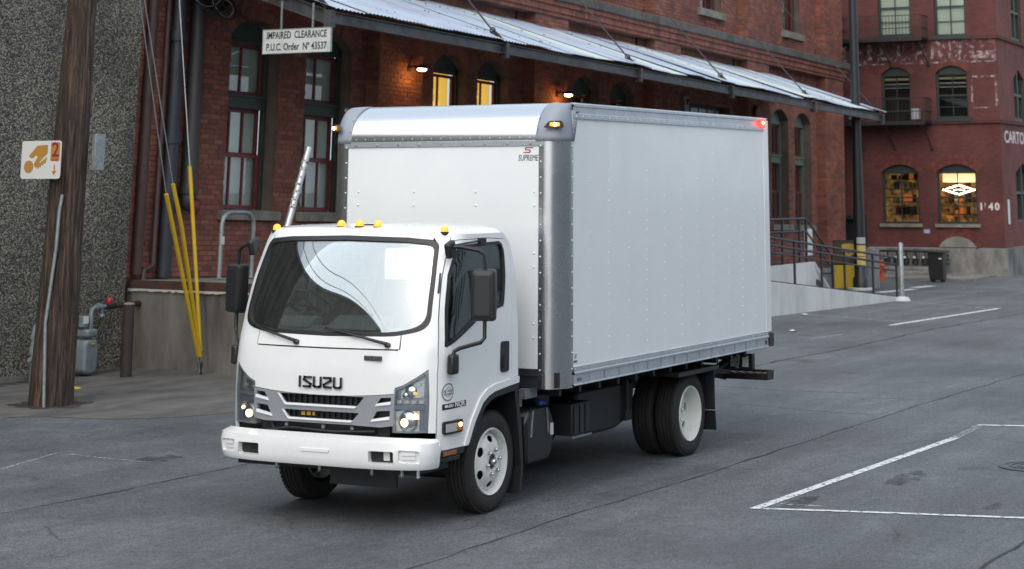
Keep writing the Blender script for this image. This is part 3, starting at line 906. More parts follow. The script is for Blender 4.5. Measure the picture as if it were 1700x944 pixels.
# corner panels with A pillar, each side
hl = [(.553,1.07),(.62,1.10),(.70,1.155),(.785,1.222),(.797,1.007),(.790,.738),(.67,.735),(.549,.735)]   # headlamp outline, near side
dline = [(.845,.60),(.847,.73),(.850,1.005),(.847,1.28),(.816,1.60),(.798,1.90),(.806,2.05),(.818,2.193)]
for side in (1,-1):
    edge = sorted([(abs(a),c) for a,c in body_w if a > .585 and not (c > 2.15 and a < .71)], key=lambda p:(-p[1])) + [(.5785,low_z(.5785))]
    keys = edge + [(.583,1.372),(.566,1.362),(.562,1.078)] + hl[1:6] + [(.842,.735)] + [(a-.0045,c) for a,c in dline[2:]] + [(.816,2.238),(.70,2.238)]
    patch('corner_panel', CAB, U(keys if side > 0 else mirror_uv(keys)), [], M_WHITE, TK, thick=.03, step=.05)
patch('roof_header', CAB, U([(-.77,2.2405),(-.70,2.2405),(-.695,2.218),(-.5,2.236),(0,2.248),(.5,2.236),(.695,2.218),(.70,2.2405),(.77,2.2405),(.77,2.262),(0,2.262),(-.77,2.262)]), [], M_WHITE, TK, thick=.02, step=.05)

# doors
arch_u = [(1.205,.602),(1.223,.62),(1.320,.778),(1.429,.908),(1.52,.955),(1.614,.98),(1.833,1.003)]
door_out = [(a+.0035,c) for a,c in dline[:1]] + arch_u + [(1.868,1.01),(1.881,1.086),(1.897,1.6),(1.905,1.9),(1.925,2.07),(1.938,2.13),(1.930,2.185),(1.90,2.205),(1.5,2.218),(.90,2.214),(.835,2.208)] + [(a+.0035,c) for a,c in reversed(dline[1:])]
door_win = [(.86,2.08),(.885,2.150),(.93,2.172),(1.74,2.188),(1.795,2.168),(1.812,2.12),(1.76,1.70),(1.745,1.660),(1.607,1.641),(1.312,1.571),(.90,1.388),(.884,1.395),(.878,1.45),(.853,1.677),(.838,1.942)]
def grow_poly(poly, g):
    c = Vector((sum(p[0] for p in poly)/len(poly), sum(p[1] for p in poly)/len(poly))); out = []
    m = len(poly); A = sum(poly[i][0]*poly[(i+1)%m][1]-poly[(i+1)%m][0]*poly[i][1] for i in range(m)); sg = 1 if A > 0 else -1
    for i in range(m):
        a, b, d = Vector(poly[i-1]), Vector(poly[i]), Vector(poly[(i+1)%m])
        n1 = Vector(((b-a).y,-(b-a).x)).normalized()*sg; n2 = Vector(((d-b).y,-(d-b).x)).normalized()*sg
        n = (n1+n2); n = n.normalized()*min(2.0, 1/max(.5, n.length/2)) if n.length > .1 else n1
        out.append((b.x+n.x*g, b.y+n.y*g))
    return out
for side in (1,-1):
    dk = door_out if side > 0 else mirror_uv(door_out); w2 = door_win if side > 0 else mirror_uv(door_win)
    d = patch('door', CAB, U(dk), [U(w2)], M_WHITE, TK, thick=.03, step=.05)
    if side > 0: d['label'] = 'near side door with black mirror arm base and handle'
    patch('door_window', CAB, U(grow_poly(w2,-.004)), [], M_DARKGLASS, d, thick=.005, off=-.015, step=.09)
    patch('window_seal', CAB, U(grow_poly(w2,.004)), [U(grow_poly(w2,-.022))], M_BLACK, d, thick=.02, off=.003, step=.05)
    hk = round_poly([(1.707,1.122),(1.838,1.122),(1.838,1.369),(1.707,1.369)], .03)
    h = patch('door_handle', CAB, U(hk if side > 0 else mirror_uv(hk)), [], M_BLACK, d, thick=.02, off=.010, step=.05)
    hk = round_poly([(1.735,1.15),(1.81,1.15),(1.81,1.26),(1.735,1.26)], .02)
    patch('handle_grip', CAB, U(hk if side > 0 else mirror_uv(hk)), [], M_BLACKM, h, thick=.012, off=.022, step=.05)
    # raised white wheel-arch lip and black flare
    arc = [(1.155,.602),(1.172,.635),(1.27,.80),(1.385,.945),(1.495,1.008),(1.605,1.035),(1.833,1.055),(1.998,1.068)]
    inn = arch_u + [(1.998,1.016)]
    kk = inn + arc[::-1]
    patch('arch_lip', CAB, U(kk if side > 0 else mirror_uv(kk)), [], M_WHITE, TK, thick=.02, off=.014, step=.04)
    in2 = [(1.245,.60),(1.275,.63),(1.37,.762),(1.47,.868),(1.55,.91),(1.63,.932),(1.833,.95),(1.998,.962)]
    kk = in2 + [(a+.001,c-.003) for a,c in inn[::-1]]
    patch('wheel_arch_flare', CAB, U(kk if side > 0 else mirror_uv(kk)), [], M_BLACK, TK, thick=.10, off=.010, step=.04)
    # rear quarter panel and roof side rail
    kk = [(1.888,1.062),(1.999,1.072),(1.999,1.6),(1.999,2.26),(.772,2.26),(.772,2.2415),(.8195,2.2415),(.8195,2.213),(.90,2.2195),(1.5,2.2235),(1.902,2.2105),(1.937,2.19),(1.945,2.132),(1.932,2.068),(1.912,1.9),(1.904,1.6)]
    patch('quarter_panel', CAB, U(kk if side > 0 else mirror_uv(kk)), [], M_WHITE, TK, thick=.03, step=.05)
    # step below door with amber reflector
    b = MB(); b.box((-1.0,-1.018*side,.545),(-.56,-.80*side,.60)); b.box((-.99,-1.0*side,.50),(-.60,-.82*side,.545)); st = b.build('door_step', M_BLACK, TK, bevel=.012)
    b = MB(); b.box((-.90,-1.024*side,.556),(-.70,-1.019*side,.588)); b.build('step_reflector', M_AMBERDULL, st)
# roof: rings shrinking inwards from the top of the body
ring = [CAB(u,2.26) for u in [i/30 for i in range(-58,59)]]
xr = CAB.lin(CAB.r,2.26); ring += [Vector((xr,-.945+.945*2*k/14,2.26)) for k in range(0,15)]
b = MB(); cen = Vector((-.33,0,0)); lv = [(0,0),(.012,.016),(.035,.030),(.075,.042),(.16,.056),(.34,.068),(.62,.076)]
n = len(ring)
vs = []
for ins, dzz in lv:
    for p in ring:
        v = Vector((p.x,p.y,0))-cen; k = max(0, 1-ins/max(v.length,.01)) if ins < .5 else (1-ins)
        q = cen+v*k; vs.append((q.x,q.y,2.26+dzz))
fs = []
for i in range(len(lv)-1):
    for k in range(n):
        l = (k+1)%n; fs.append((i*n+k,i*n+l,(i+1)*n+l,(i+1)*n+k))
fs.append(tuple((len(lv)-1)*n+k for k in range(n)))
b.add(vs, fs); b.build('cab_roof', M_WHITE, TK, smooth=40)
# rear wall of the cab with window
xr = .15
P, F = tri_region([(-1.0,1.0),(1.0,1.0),(.98,1.9),(.93,2.25),(-.93,2.25),(-.98,1.9)], [round_poly([(-.26,1.83),(.26,1.83),(.25,2.115),(-.25,2.115)],.05)], .2)
b = MB(); shell(b, P, F, lambda y,z,t: Vector((.14+max(0,(2.25-z))*.08+t, -y, z)), .02); b.build('cab_rear_wall', M_INT, TK)
b = MB(); b.box((-.80,-.98,.98),(.27,.98,1.02)); b.build('cab_floor', M_INT, TK)
# interior
b = MB()
b.prism([(-.98,1.02),(-.62,1.02),(-.60,1.42),(-.70,1.50),(-.80,1.515),(-.985,1.455)], basis((0,.86,0),(1,0,0),(0,0,1)), 1.72)
b.build('dashboard', mat('dash_plastic', (.15,.18,.19), .6), TK, bevel=.02)
b = MB(); b.prism([(-.93,1.50),(-.68,1.50),(-.64,1.585),(-.72,1.60),(-.90,1.52)], basis((0,.12,0),(1,0,0),(0,0,1)), .5); b.prism([(-.88,1.50),(-.70,1.50),(-.66,1.57),(-.74,1.585)], basis((0,.78,0),(1,0,0),(0,0,1)), .46)
b.build('instrument_hood', mat('dash_plastic', (0,0,0)), TK, bevel=.02)
sw = Vector((-.58,.55,1.68)); ax = Vector((.55,0,.83)).normalized(); M = frame_z(sw, ax)
b = MB(); b.tube([M @ Vector((.215*cos(t*pi/18),.215*sin(t*pi/18),0)) for t in range(36)], .016, 8, closed=True)
for a in (pi/2,-pi/6,7*pi/6): b.tube([M @ Vector((0,0,-.03)), M @ Vector((.2*cos(a),.2*sin(a),0))], .014, 6)
b.lathe([(.06,-.05),(.06,-.01),(.0,.0)], M, 16); b.tube([M @ Vector((0,0,-.05)), M @ Vector((0,0,-.45))], .03, 8)
b.build('steering_wheel', M_BLACK, TK, smooth=40)
for y in (-.55,.55,0):
    w = .24 if y else .2
    b = MB(); b.box((-.42,y-w,1.05),(.05,y+w,1.28)); b.obox((.04,y,1.55),(.05,0,-.012),(0,w,0),(.05,0,.30)); 
    if y: b.obox((.09,y,1.95),(.035,0,0),(0,.13,0),(.01,0,.09))
    b.build('seat', M_SEAT, TK, bevel=.04)
b = MB(); b.tube([(-.80,.84,1.97),(-.80,.80,1.97),(-.84,.80,1.75),(-.86,.86,1.74)], .014, 8); b.build('grab_handle', M_INT, TK, smooth=40)

# grille
gz0, gz1 = .775, .0
def band(y): return cz(y)-.004
up = [(.418,1.000),(.35,.925),(-.35,.925),(-.418,1.000)]; lo_ = [(.372,.876),(.312,.815),(-.312,.815),(-.372,.876)]
su = [(.655,1.005),(.565,1.000),(.528,.948),(.655,.965)]; sl_ = [(.645,.905),(.53,.897),(.488,.828),(.645,.850)]
FK = lambda l: [('f',a,c) for a,c in l]
mir = lambda l: [(-a,c) for a,c in reversed(l)]
outer = [('f',y,band(y)) for y in (.684,.5,.3,.1,-.1,-.3,-.5,-.684)]; outer = outer[::-1] + [('f',.676,.79),('f',.56,.775),('f',.3,.782),('f',-.3,.782),('f',-.56,.775),('f',-.676,.79)]
gr = patch('grille', CAB, outer[::-1], [FK(up),FK(lo_),FK(su),FK(mir(su)),FK(sl_),FK(mir(sl_))], M_GRILLE, TK, thick=.03, off=.004, step=.045)
patch('grille_mesh', CAB, [('f',.67,.72),('f',-.67,.72),('f',-.67,1.01),('f',.67,1.01)], [], mat('grille_black', (.02,.022,.026), .5), gr, thick=.01, off=-.06, step=.08)
def chrome(l):
    o = patch('chrome_strip', CAB, FK(l), [], mat('bright_trim', (.86,.88,.90), .14, coat=.8), gr, thick=.02, off=.016, step=.04)
chrome([(.418,1.000),(.352,.924),(.335,.912),(-.335,.912),(-.352,.924),(-.335,.9295),(.34,.9295),(.362,.945),(.40,.995)])
chrome([(.372,.876),(.315,.812),(.30,.803),(-.30,.803),(-.315,.812),(-.30,.8185),(.305,.8185),(.325,.832),(.36,.872)])
for l in (su, sl_):
    c = [l[3],l[2],(l[2][0]-.012,l[2][1]-.014),(l[3][0],l[3][1]-.02)]
    c2 = [(l[2][0]-.01,l[2][1]-.012),(l[2][0]+.012,l[2][1]+.01),(l[3][0],l[3][1]+.012),(l[3][0],l[3][1]-.012)]
    chrome(c2); chrome(mir(c2))
for k in range(13):                                     # ribs in the upper slot
    y = .33-k*.055
    b = MB(); b.box((-1.105,y-.006,.925),(-1.085,y+.006,1.0)); b.build('grille_rib', M_BLACK, gr)
    b = MB(); b.box((-1.10,y-.006,.81),(-1.08,y+.006,.875)); b.build('grille_rib', M_BLACK, gr)
b = MB(); b.box((-1.06,-.62,.66),(-.95,.62,.775)); b.build('radiator_support', M_BLACKM, TK)
b = MB(); b.tube([(-1.08,.55,.70),(-1.09,.3,.73),(-1.09,-.1,.715),(-1.08,-.5,.735)], .018, 8); b.tube([(-1.09,.5,.76),(-1.1,.47,.70),(-1.09,.42,.69)], .012, 8); b.build('hose', M_BLACK, TK, smooth=40)
b = MB(); b.box((-1.093,.08,.832),(-1.088,.22,.862)); b.build('warning_label', mat('yellow_label', (.6,.36,.03), .5), TK)
for y in (.0,-.28,.36): 
    b = MB(); b.box((-1.09,y-.015,.715),(-1.07,y+.015,.765)); b.build('clip', M_GALV, TK)

# name on the front, badge
LW = .078; XH = .088; M = basis((0,0,0),(0,-1,0),(0,0,1))
def let(ch, x, w, h):
    if ch == 'I': return [[(x,0),(x,h)]]
    if ch == 'S': return [[(x+w,h),(x+.005,h),(x,h*.72),(x+w,h*.28),(x+w-.005,0),(x,0)]]
    if ch == 'Z': return [[(x,h),(x+w-.005,h),(x+w,h*.72),(x,h*.28),(x+.005,0),(x+w,0)]]
    if ch == 'U': return [[(x,h),(x,h*.12),(x+.012,0),(x+w-.012,0),(x+w,h*.12),(x+w,h)]]
b = MB(); x = -.198; lines = []
for ch in 'ISUZU':
    w = .0 if ch == 'I' else .066
    lines += let(ch, x, w, .072); x += w+.032 + (.008 if ch == 'I' else 0)
strokes(b, lines, .0165, Matrix.Translation((-1.142,0,1.063)) @ M, .012)
b.build('lettering', mat('dark_chrome', (.12,.13,.14), .2, metal=.9), TK)
b = MB(); b.box((-1.124,-.56,1.282),(-1.10,-.40,1.318)); bd = b.build('badge', mat('badge_grey', (.10,.105,.11), .35, metal=.6), TK, bevel=.004)
b = MB(); text_mesh(b, 'DIESEL', .030, basis((-1.1245,-.48,1.30),(0,-1,0),(0,0,1)), .002, width=.12); b.build('badge_text', M_CHROME, bd)

# headlamps
for side in (1,-1):
    hk = grow_poly(hl[::-1], -.004)
    if side < 0: hk = mirror_uv(hk)
    body = patch('headlamp', CAB, U(hk), [], mat('lamp_reflector', (.62,.64,.66), .22, metal=.35, col2=(.36,.37,.39), vscale=14), TK, thick=.02, off=-.05, step=.05)
    body['label'] = 'headlamp on the far side of the grille' if side < 0 else 'headlamp on the near side of the grille'
    patch('lens', CAB, U(hk), [], M_CLEAR, body, thick=.006, off=.002, step=.05)
    patch('lamp_rim', CAB, U(hk), [U(grow_poly(hk, -.012))], M_GRILLE, body, thick=.05, off=-.002, step=.05)
    dv = [(.558,.915),(.788,.915),(.790,.955),(.558,.945)]
    patch('lamp_divider', CAB, U(dv if side > 0 else mirror_uv(dv)), [], M_CAPGREY, body, thick=.04, off=-.006, step=.05)
    dv = [(.566,.750),(.732,.750),(.734,.905),(.566,.900)]
    patch('low_beam_reflector', CAB, U(dv if side > 0 else mirror_uv(dv)), [], mat('bright_reflector', (.88,.87,.84), .25, metal=.3, col2=(.55,.55,.54), vscale=28, vlo=.5, vhi=.6), body, thick=.01, off=-.030, step=.04)
    for k in range(4):
        u0 = .580+k*.050; dv = [(u0,.960),(u0+.030,.962),(u0+.030,.985),(u0,.983)]
        patch('lamp_segment', CAB, U(dv if side > 0 else mirror_uv(dv)), [], mat('bright_reflector', (0,0,0)), body, thick=.01, off=-.012, step=.04)
    dv = [(.60,1.00),(.76,1.005),(.765,1.15),(.70,1.115),(.60,1.055)]
    patch('turn_reflector', CAB, U(dv if side > 0 else mirror_uv(dv)), [], mat('bright_reflector', (0,0,0)), body, thick=.01, off=-.038, step=.04)
    dv = [(.738,.745),(.785,.745),(.787,.913),(.740,.913)]
    patch('lamp_side_panel', CAB, U(dv if side > 0 else mirror_uv(dv)), [], M_CAPGREY, body, thick=.03, off=-.014, step=.05)
    for (y,z,r,m,sq) in ((-.785,.822,.084,'refl',.30),(-.765,.815,.040,'bulb',.9),(-.84,.855,.030,'bulb2',.9),(-.80,1.05,.055,'refl',.3),(-.835,1.04,.022,'amb',.9),(-.76,1.02,.03,'refl',.5)):
        c = CAB(CAB.uf(y,z)*side, z, -.028 if z < .9 else -.045); nrm = (CAB(CAB.uf(y,z)*side,z,.01)-CAB(CAB.uf(y,z)*side,z,0)).normalized(); nrm = (nrm+Vector((-.6,0,0))).normalized()
        b = MB(); b.dome(c, r, nrm, 16, 4, sq)
        b.build({'refl':'reflector_bowl','bulb':'bulb','bulb2':'bulb','amb':'turn_bulb'}[m], {'refl':M_CHROME,'bulb':mat('lit_bulb',(1,.9,.7),.3,emit=(1.0,.72,.34),estr=5),'bulb2':mat('soft_bulb',(1,.9,.7),.3,emit=(1.0,.70,.34),estr=2.6),'amb':mat('turn_amber',(.8,.3,.05),.3,emit=(1.0,.45,.12),estr=1.0)}[m], body, smooth=40)

# bumper
BUM = Surf([(.46,-1.205),(.49,-1.226),(.56,-1.236),(.65,-1.236),(.672,-1.228),(.688,-1.205),(.706,-1.13)], [(.46,1.00),(.50,1.02),(.6,1.035),(.67,1.03),(.706,.99)], [(.4,-.93),(.8,-.93)], .27, 3.6)
b_out = [('p',-.95,.49),('p',-.975,.476),('f',.9,.474),('f',.4,.470),('f',-.4,.470),('f',-.9,.474),('s',-.975,.476),('s',-.95,.49),('s',-.95,.68),('s',-.97,.696),('f',-.9,.704),('f',-.5,.705),('f',.5,.705),('f',.9,.704),('p',-.97,.696),('p',-.95,.68)]
slots = [[(.74,.515),(.54,.515),(.53,.525),(.53,.60),(.54,.61),(.74,.61),(.75,.60),(.75,.525)]]
slots = [slots[0], mir(slots[0])]
recs = [[(.945,.525),(.80,.53),(.79,.54),(.79,.615),(.80,.625),(.945,.62),(.955,.61),(.955,.535)]]; recs = [recs[0], mir(recs[0])]
bp_ = patch('bumper', BUM, b_out, [FK(l) for l in slots+recs], M_WHITE, TK, thick=.05, step=.045)
for l in slots:
    g = [(a*1.0,c) for a,c in grow_poly([BUM.pt(k) for k in FK(l)], .01)]
    patch('bumper_slot', BUM, U(g), [], M_BLACK, bp_, thick=.01, off=-.052, step=.08)
for l in recs:
    g = grow_poly([BUM.pt(k) for k in FK(l)], .004)
    patch('bumper_recess', BUM, U(g), [], M_WHITE, bp_, thick=.02, off=-.022, step=.05)
    yy = [a for a,c in l]; y0, y1 = min(yy)+.03, max(yy)-.025
    for zz in (.553,.585):
        patch('recess_rib', BUM, FK([(y1,zz),(y0,zz),(y0,zz+.022),(y1,zz+.022)]), [], M_WHITE, bp_, thick=.02, off=-.008, step=.05)
patch('plate_mount', BUM, FK([(.10,.578),(-.16,.578),(-.17,.60),(.11,.60)]), [], M_WHITE, bp_, thick=.01, off=.007, step=.05)
patch('vin_label', BUM, FK([(-.645,.530),(-.70,.530),(-.70,.602),(-.645,.602)]), [], mat('white_label', (.62,.64,.60), .6), bp_, thick=.004, off=-.045, step=.05)
b = MB(); b.box((-1.12,-.78,.49),(-1.0,.78,.65)); b.build('bumper_beam', M_BLACKM, TK)
b = MB(); b.box((-.97,-.63,.30),(-.94,.0,.46)); b.build('under_shield', M_BLACK, TK)
b = MB(); b.box((-1.05,-.86,.42),(-.55,.86,.47)); b.build('lower_crossmember', M_BLACKM, TK)
for y in (-.93,-.78,-.5,.42,.0):
    b = MB(); b.lathe([(.014,0),(.014,.05),(.02,.055),(.0,.07)], frame_z((-1.12,y,.475),(0,0,-1)), 8); b.build('bolt', M_GALV, TK)

# wipers
for y0, y1 in ((.27,.80),(-.60,.0)):
    p0 = CAB(CAB.uf(y0,1.405),1.405,.035); b = MB()
    b.lathe([(.022,0),(.022,.03),(.0,.04)], frame_z(CAB(CAB.uf(y0,1.40),1.40,.0),(-1,0,.2)), 12)
    pm = CAB(CAB.uf(y1*.6+y0*.4,1.475),1.475,.035); p1 = CAB(CAB.uf(y1,1.53 if y1 > .5 else 1.515),1.53 if y1 > .5 else 1.515,.022)
    b.tube([p0,pm], [.014,.009], 6); b.tube([pm,p1], .006, 6)
    pb = CAB(CAB.uf(y0*.55+y1*.45,1.472),1.472,.02)
    b.beam(pb, p1, .012, .02); b.build('wiper', M_BLACK, TK)
# side markings: lamp, model plate, round sticker
def on_cab(mb, uc, zc, w, body, size, bold=.001, off=.003):
    t = MB(); text_mesh(t, body, size, Matrix.Identity(4), .0, width=w, bold=bold)
    mb.add([CAB(uc+v.x, zc+v.y, off) for v in t.v], t.f)
sl2 = patch('side_lamp', CAB, U(round_poly([(.888,.720),(1.118,.720),(1.118,.818),(.888,.818)],.02)), [], M_BLACK, TK, thick=.03, off=.022, step=.05)
patch('lamp_lens', CAB, U([(.905,.737),(1.02,.737),(1.02,.800),(.905,.800)]), [], mat('smoked_lens', (.42,.43,.42), .2, coat=.5), sl2, thick=.008, off=.029, step=.05)
patch('amber_lens', CAB, U([(1.026,.737),(1.102,.737),(1.102,.800),(1.026,.800)]), [], M_AMBERDULL, sl2, thick=.008, off=.031, step=.05)
b = MB(); b.dome(CAB(1.066,.782,.031), .015, (0,-1,0), 10, 3); b.build('bulb', M_AMBERHOT, sl2)
npl = patch('model_plate', CAB, U([(.887,.906),(1.185,.912),(1.185,.957),(.887,.950)]), [], M_BLACK, TK, thick=.003, off=.0025, step=.05)
b = MB(); on_cab(b, 1.10, .934, .145, 'NQR', .052, .0015, .0035); b.build('plate_text', mat('white_print', (.75,.75,.75), .5), npl)
b = MB(); on_cab(b, .955, .931, .095, 'ISUZU', .026, .0015, .0035); b.build('plate_text', mat('white_print', (0,0,0)), npl)
b = MB(); uc, zc = .941, 1.04
for r0, r1 in ((.062,.053),(.034,.030)):
    vs = [CAB(uc+r*cos(t),zc+r*1.12*sin(t),.003) for r in (r0,r1) for t in [j*2*pi/28 for j in range(28)]]
    b.add(vs, [(i,(i+1)%28,28+(i+1)%28,28+i) for i in range(28)])
on_cab(b, uc, zc+.008, .095, 'ALL TRUCK', .026); on_cab(b, uc, zc-.016, .085, 'LOW EMISSION', .018)
b.build('round_sticker', mat('grey_print', (.20,.21,.22), .5), TK)
patch('pillar_vent', CAB, U(round_poly([(.783,1.80),(.797,1.80),(.789,1.955),(.777,1.955)],.004)), [], M_BLACK, TK, thick=.01, off=.012, step=.05)

# roof marker lamps
for (x,y,z) in ((-.64,.845,2.268),(-.64,-.845,2.268),(-.63,.185,2.305),(-.63,0,2.307),(-.63,-.185,2.305)):
    b = MB(); b.lathe([(.042,-.03),(.042,.012),(.036,.014)], Matrix.Translation((x,y,z)), 16); mk = b.build('marker_lamp', M_BLACK, TK, smooth=40)
    b = MB(); b.lathe([(.034,.012),(.034,.035),(.028,.052),(.014,.062),(.0,.064)], Matrix.Translation((x,y,z)), 16, cap=False); b.build('lamp_dome', M_AMBER, mk, smooth=50)

# mirrors
for side in (1,-1):
    def q(x,y,z): return (x, -y*side, z)
    b = MB(); w, h, d = .098, .205, .05
    P = round_poly([(-w,-h),(w,-h),(w*1.06,0),(w,h),(-w,h),(-w*1.06,0)], [.03,.03,.0,.03,.03,0], 4)
    Mm = basis(q(-.66,1.235,1.785), (.30*1,-.95*side,0), (0,0,1)); 
    n = len(P); lv = [(1.0,.045),(1.0,.0),(.97,-.03),(.88,-.052),(.6,-.062)]
    if Mm.col[2][0] > 0: lv = [(k,zz) for k,zz in lv]
    else: lv = [(k,-zz) for k,zz in lv]
    vs = [Mm @ Vector((x*k,y_*(1-(1-k)*.6),zz)) for k,zz in lv for x,y_ in P]
    fs = [(i*n+k,i*n+(k+1)%n,(i+1)*n+(k+1)%n,(i+1)*n+k) for i in range(len(lv)-1) for k in range(n)]
    fs += [tuple(range(n)), tuple(reversed([(len(lv)-1)*n+k for k in range(n)]))]
    b.add(vs, fs)
    mi = b.build('wing_mirror', M_BLACK, TK, smooth=45)
    bpy.context.view_layer.update()
    b = MB(); b.add([Mm @ Vector((x*.93,y_*.95,lv[0][1]*1.04)) for x,y_ in P], [tuple(range(n))]); b.build('mirror_glass', M_CHROME, mi)
    b = MB()
    b.tube([q(-.78,.985,2.165),q(-.74,1.06,2.165),q(-.66,1.19,2.135),q(-.645,1.235,2.10),q(-.645,1.24,1.98)], .0165, 8)
    b.build('mirror_arm', M_BLACK, mi, smooth=45); b = MB()
    b.tube([q(-.645,1.24,1.60),q(-.645,1.24,1.45),q(-.66,1.215,1.415),q(-.80,1.10,1.375),q(-.84,1.075,1.355),q(-.85,1.065,1.31)], .0165, 8)
    b.build('mirror_arm', M_BLACK, mi, smooth=45)
    b = MB(); b.obox(q(-.845,1.068,1.255), (.05,0,0), (0,.032*side,0), (0,0,.078)); b.build('mirror_bracket', M_BLACK, mi, bevel=.018)
    b = MB(); b.obox(q(-.775,.985,2.145), (.05,0,.02), (0,.03*side,0), (-.02,0,.06)); b.build('mirror_bracket', M_BLACK, mi, bevel=.018)
    b = MB(); b.tube([q(-.76,1.0,2.175),q(-.30,.995,2.205)], .008, 6); b.build('mirror_stay', M_BLACK, mi)
    b = MB(); b.obox(q(-.28,.99,2.20),(.045,0,0),(0,.02,0),(0,0,.025)); b.build('stay_mount', M_BLACK, mi)

# ------------------------------------------------------------------ wheels
def wheel(parent, y_out, x, side, rear=False, inner=False, z=.405):
    """tyre with grooves, rim and disc; y_out is the outer face"""
    sg = -side                                            # outward direction along y
    M = frame_z((x, y_out, z), (0, sg, 0), (1,0,0))
    R = .405; w = .225
    prof = [(.262,-.015),(.275,-.004),(.30,.004),(.335,.006),(.365,.0),(.388,-.012),(.397,-.026),(.400,-.034)]
    for k in range(4):
        g = -.050-k*.037
        prof += [(.405,g+.010),(.405,g),(.393,g-.003),(.393,g-.008),(.405,g-.011)]
    prof += [(.400,-.195),(.388,-.212),(.335,-.230),(.275,-.222),(.262,-.21)]
    b = MB(); b.lathe([(r,h) for r,h in prof], M, 56, cap=False)
    ty = b.build('wheel', M_RUBBER, parent, smooth=32)
    # shoulder tread blocks
    b = MB()
    for k in range(64):
        a = 2*pi*k/64; c = M @ Vector((.4025*cos(a), .4025*sin(a), -.03))
        t = (M.to_3x3() @ Vector((-sin(a),cos(a),0))); rd = (M.to_3x3() @ Vector((cos(a),sin(a),0))); zz = M.to_3x3() @ Vector((0,0,1))
        b.obox(c, t*.013, zz*.012, rd*.004)
    meta(b.build('tread_blocks', M_RUBBER, ty), kind='stuff')
    # rim barrel
    b = MB()
    b.lathe([(.262,-.03),(.268,-.004),(.262,.006),(.25,.0),(.246,-.02),(.238,-.05),(.236,-.15),(.236,-.21)], M, 48, cap=False)
    b.build('rim', M_RIM, ty, smooth=35)
    if inner: return ty
    # disc with hand holes, dished
    if rear: dish = lambda r: -.165 + (.03 if r > .14 else .0) - max(0,(r-.2))*.2 + (.0 if r > .135 else .012)
    else: dish = lambda r: -.055+.065*max(0,1-((max(r-.135,0))/.10)**1.3) if r < .236 else -.055
    hc = .178; holes = []
    for k in range(6):
        a = pi/6+k*pi/3 if not rear else k*pi/3+.25
        holes.append([((hc+.027*cos(t)*1.0)*cos(a)-.043*sin(t)*sin(a), (hc+.027*cos(t))*sin(a)+.043*sin(t)*cos(a)) for t in [j*2*pi/12 for j in range(12)]])
    cen = [(.062*cos(t),.062*sin(t)) for t in [j*2*pi/18 for j in range(18)]]
    circ = [(.237*cos(t),.237*sin(t)) for t in [j*2*pi/40 for j in range(40)]]
    P, F = tri_region(circ, holes+[cen], .03)
    b = MB(); shell(b, P, F, lambda x_,y_,t: M @ Vector((x_,y_,dish(sqrt(x_*x_+y_*y_))+t)), .012)
    b.build('wheel_disc', M_RIM, ty, smooth=40)
    d0 = dish(.1)
    b = MB(); b.lathe([(.236,d0-.07),(.0,d0-.071)], M, 24, cap=False); b.build('brake_drum', M_BLACKM, ty)
    b = MB(); b.lathe([(.062,d0-.05),(.058,d0-.01),(.04,d0-.006),(.0,d0-.006)], M, 20, cap=False); hub = b.build('hub', M_BLACKM, ty, smooth=35)
    b = MB(); b.lathe([(.026,d0-.01),(.026,d0+.02),(.018,d0+.032),(.0,d0+.034)], M, 14); b.build('hub_cap', M_STEEL, ty, smooth=35)
    for k in range(6):
        a = k*pi/3+.2; cx, cy = .098*cos(a), .098*sin(a)
        b = MB(); b.lathe([(.018,-.002),(.018,.004),(.0155,.005),(.0155,.026),(.010,.032),(.0,.033)], M @ Matrix.Translation((cx,cy,d0)), 6); b.build('wheel_nut', M_STEEL, ty)
    return ty
wheel(TK, -.945, 0, 1)['label'] = 'front wheel on the near side with white six-hole rim'
wheel(TK, .945, 0, -1)
WB = 3.815
wheel(TK, -1.06, WB, 1, rear=True)['label'] = 'outer rear wheel on the near side with deeply dished rim'
wheel(TK, -.80, WB, 1, rear=True, inner=True); wheel(TK, 1.06, WB, -1, rear=True); wheel(TK, .80, WB, -1, rear=True, inner=True)

# ------------------------------------------------------------------ cargo box
X0, X1, YW, ZB, ZT = .68, 5.655, 1.22, .935, 3.375
ra, rb2 = .22, .16
fpt = [( -YW+rb2, X0)]
# front wall
P = [(-1.062,1.09),(1.062,1.09),(1.062,2.965),(-1.062,2.965)]
b = MB(); b.box((X0,-1.062,1.09),(X0+.03,1.062,2.998)); fw = b.build('front_wall', M_BOXWHITE, TK)
b = MB()
for z in (1.35,1.47,1.95,2.07,2.48,2.60):
    for y in (.895,.29,-.366,-.966): b.dome((X0,y,z), .011, (-1,0,0), 8, 2)
for z in (1.2,1.5,1.8,2.1,2.4,2.7):
    pass
meta(b.build('bolt_heads', M_BOXWHITE, fw), kind='stuff')
b = MB(); b.box((X0-.012,-1.06,3.0),(X0+.02,1.06,3.052)); tr = b.build('front_trim', M_ALU2, TK, bevel=.004)
b = MB()
for k in range(9): b.dome((X0-.012,.93-k*.232,3.022), .013, (-1,0,0), 8, 2)
meta(b.build('trim_bolts', M_GALV, tr), kind='stuff')
b = MB(); b.box((X0-.006,-1.062,ZB),(X0+.02,1.062,1.088)); b.box((X0-.02,-1.06,1.03),(X0-.006,1.06,1.045)); b.build('front_sill', mat('dark_sill', (.06,.065,.075), .4, metal=.5), TK)
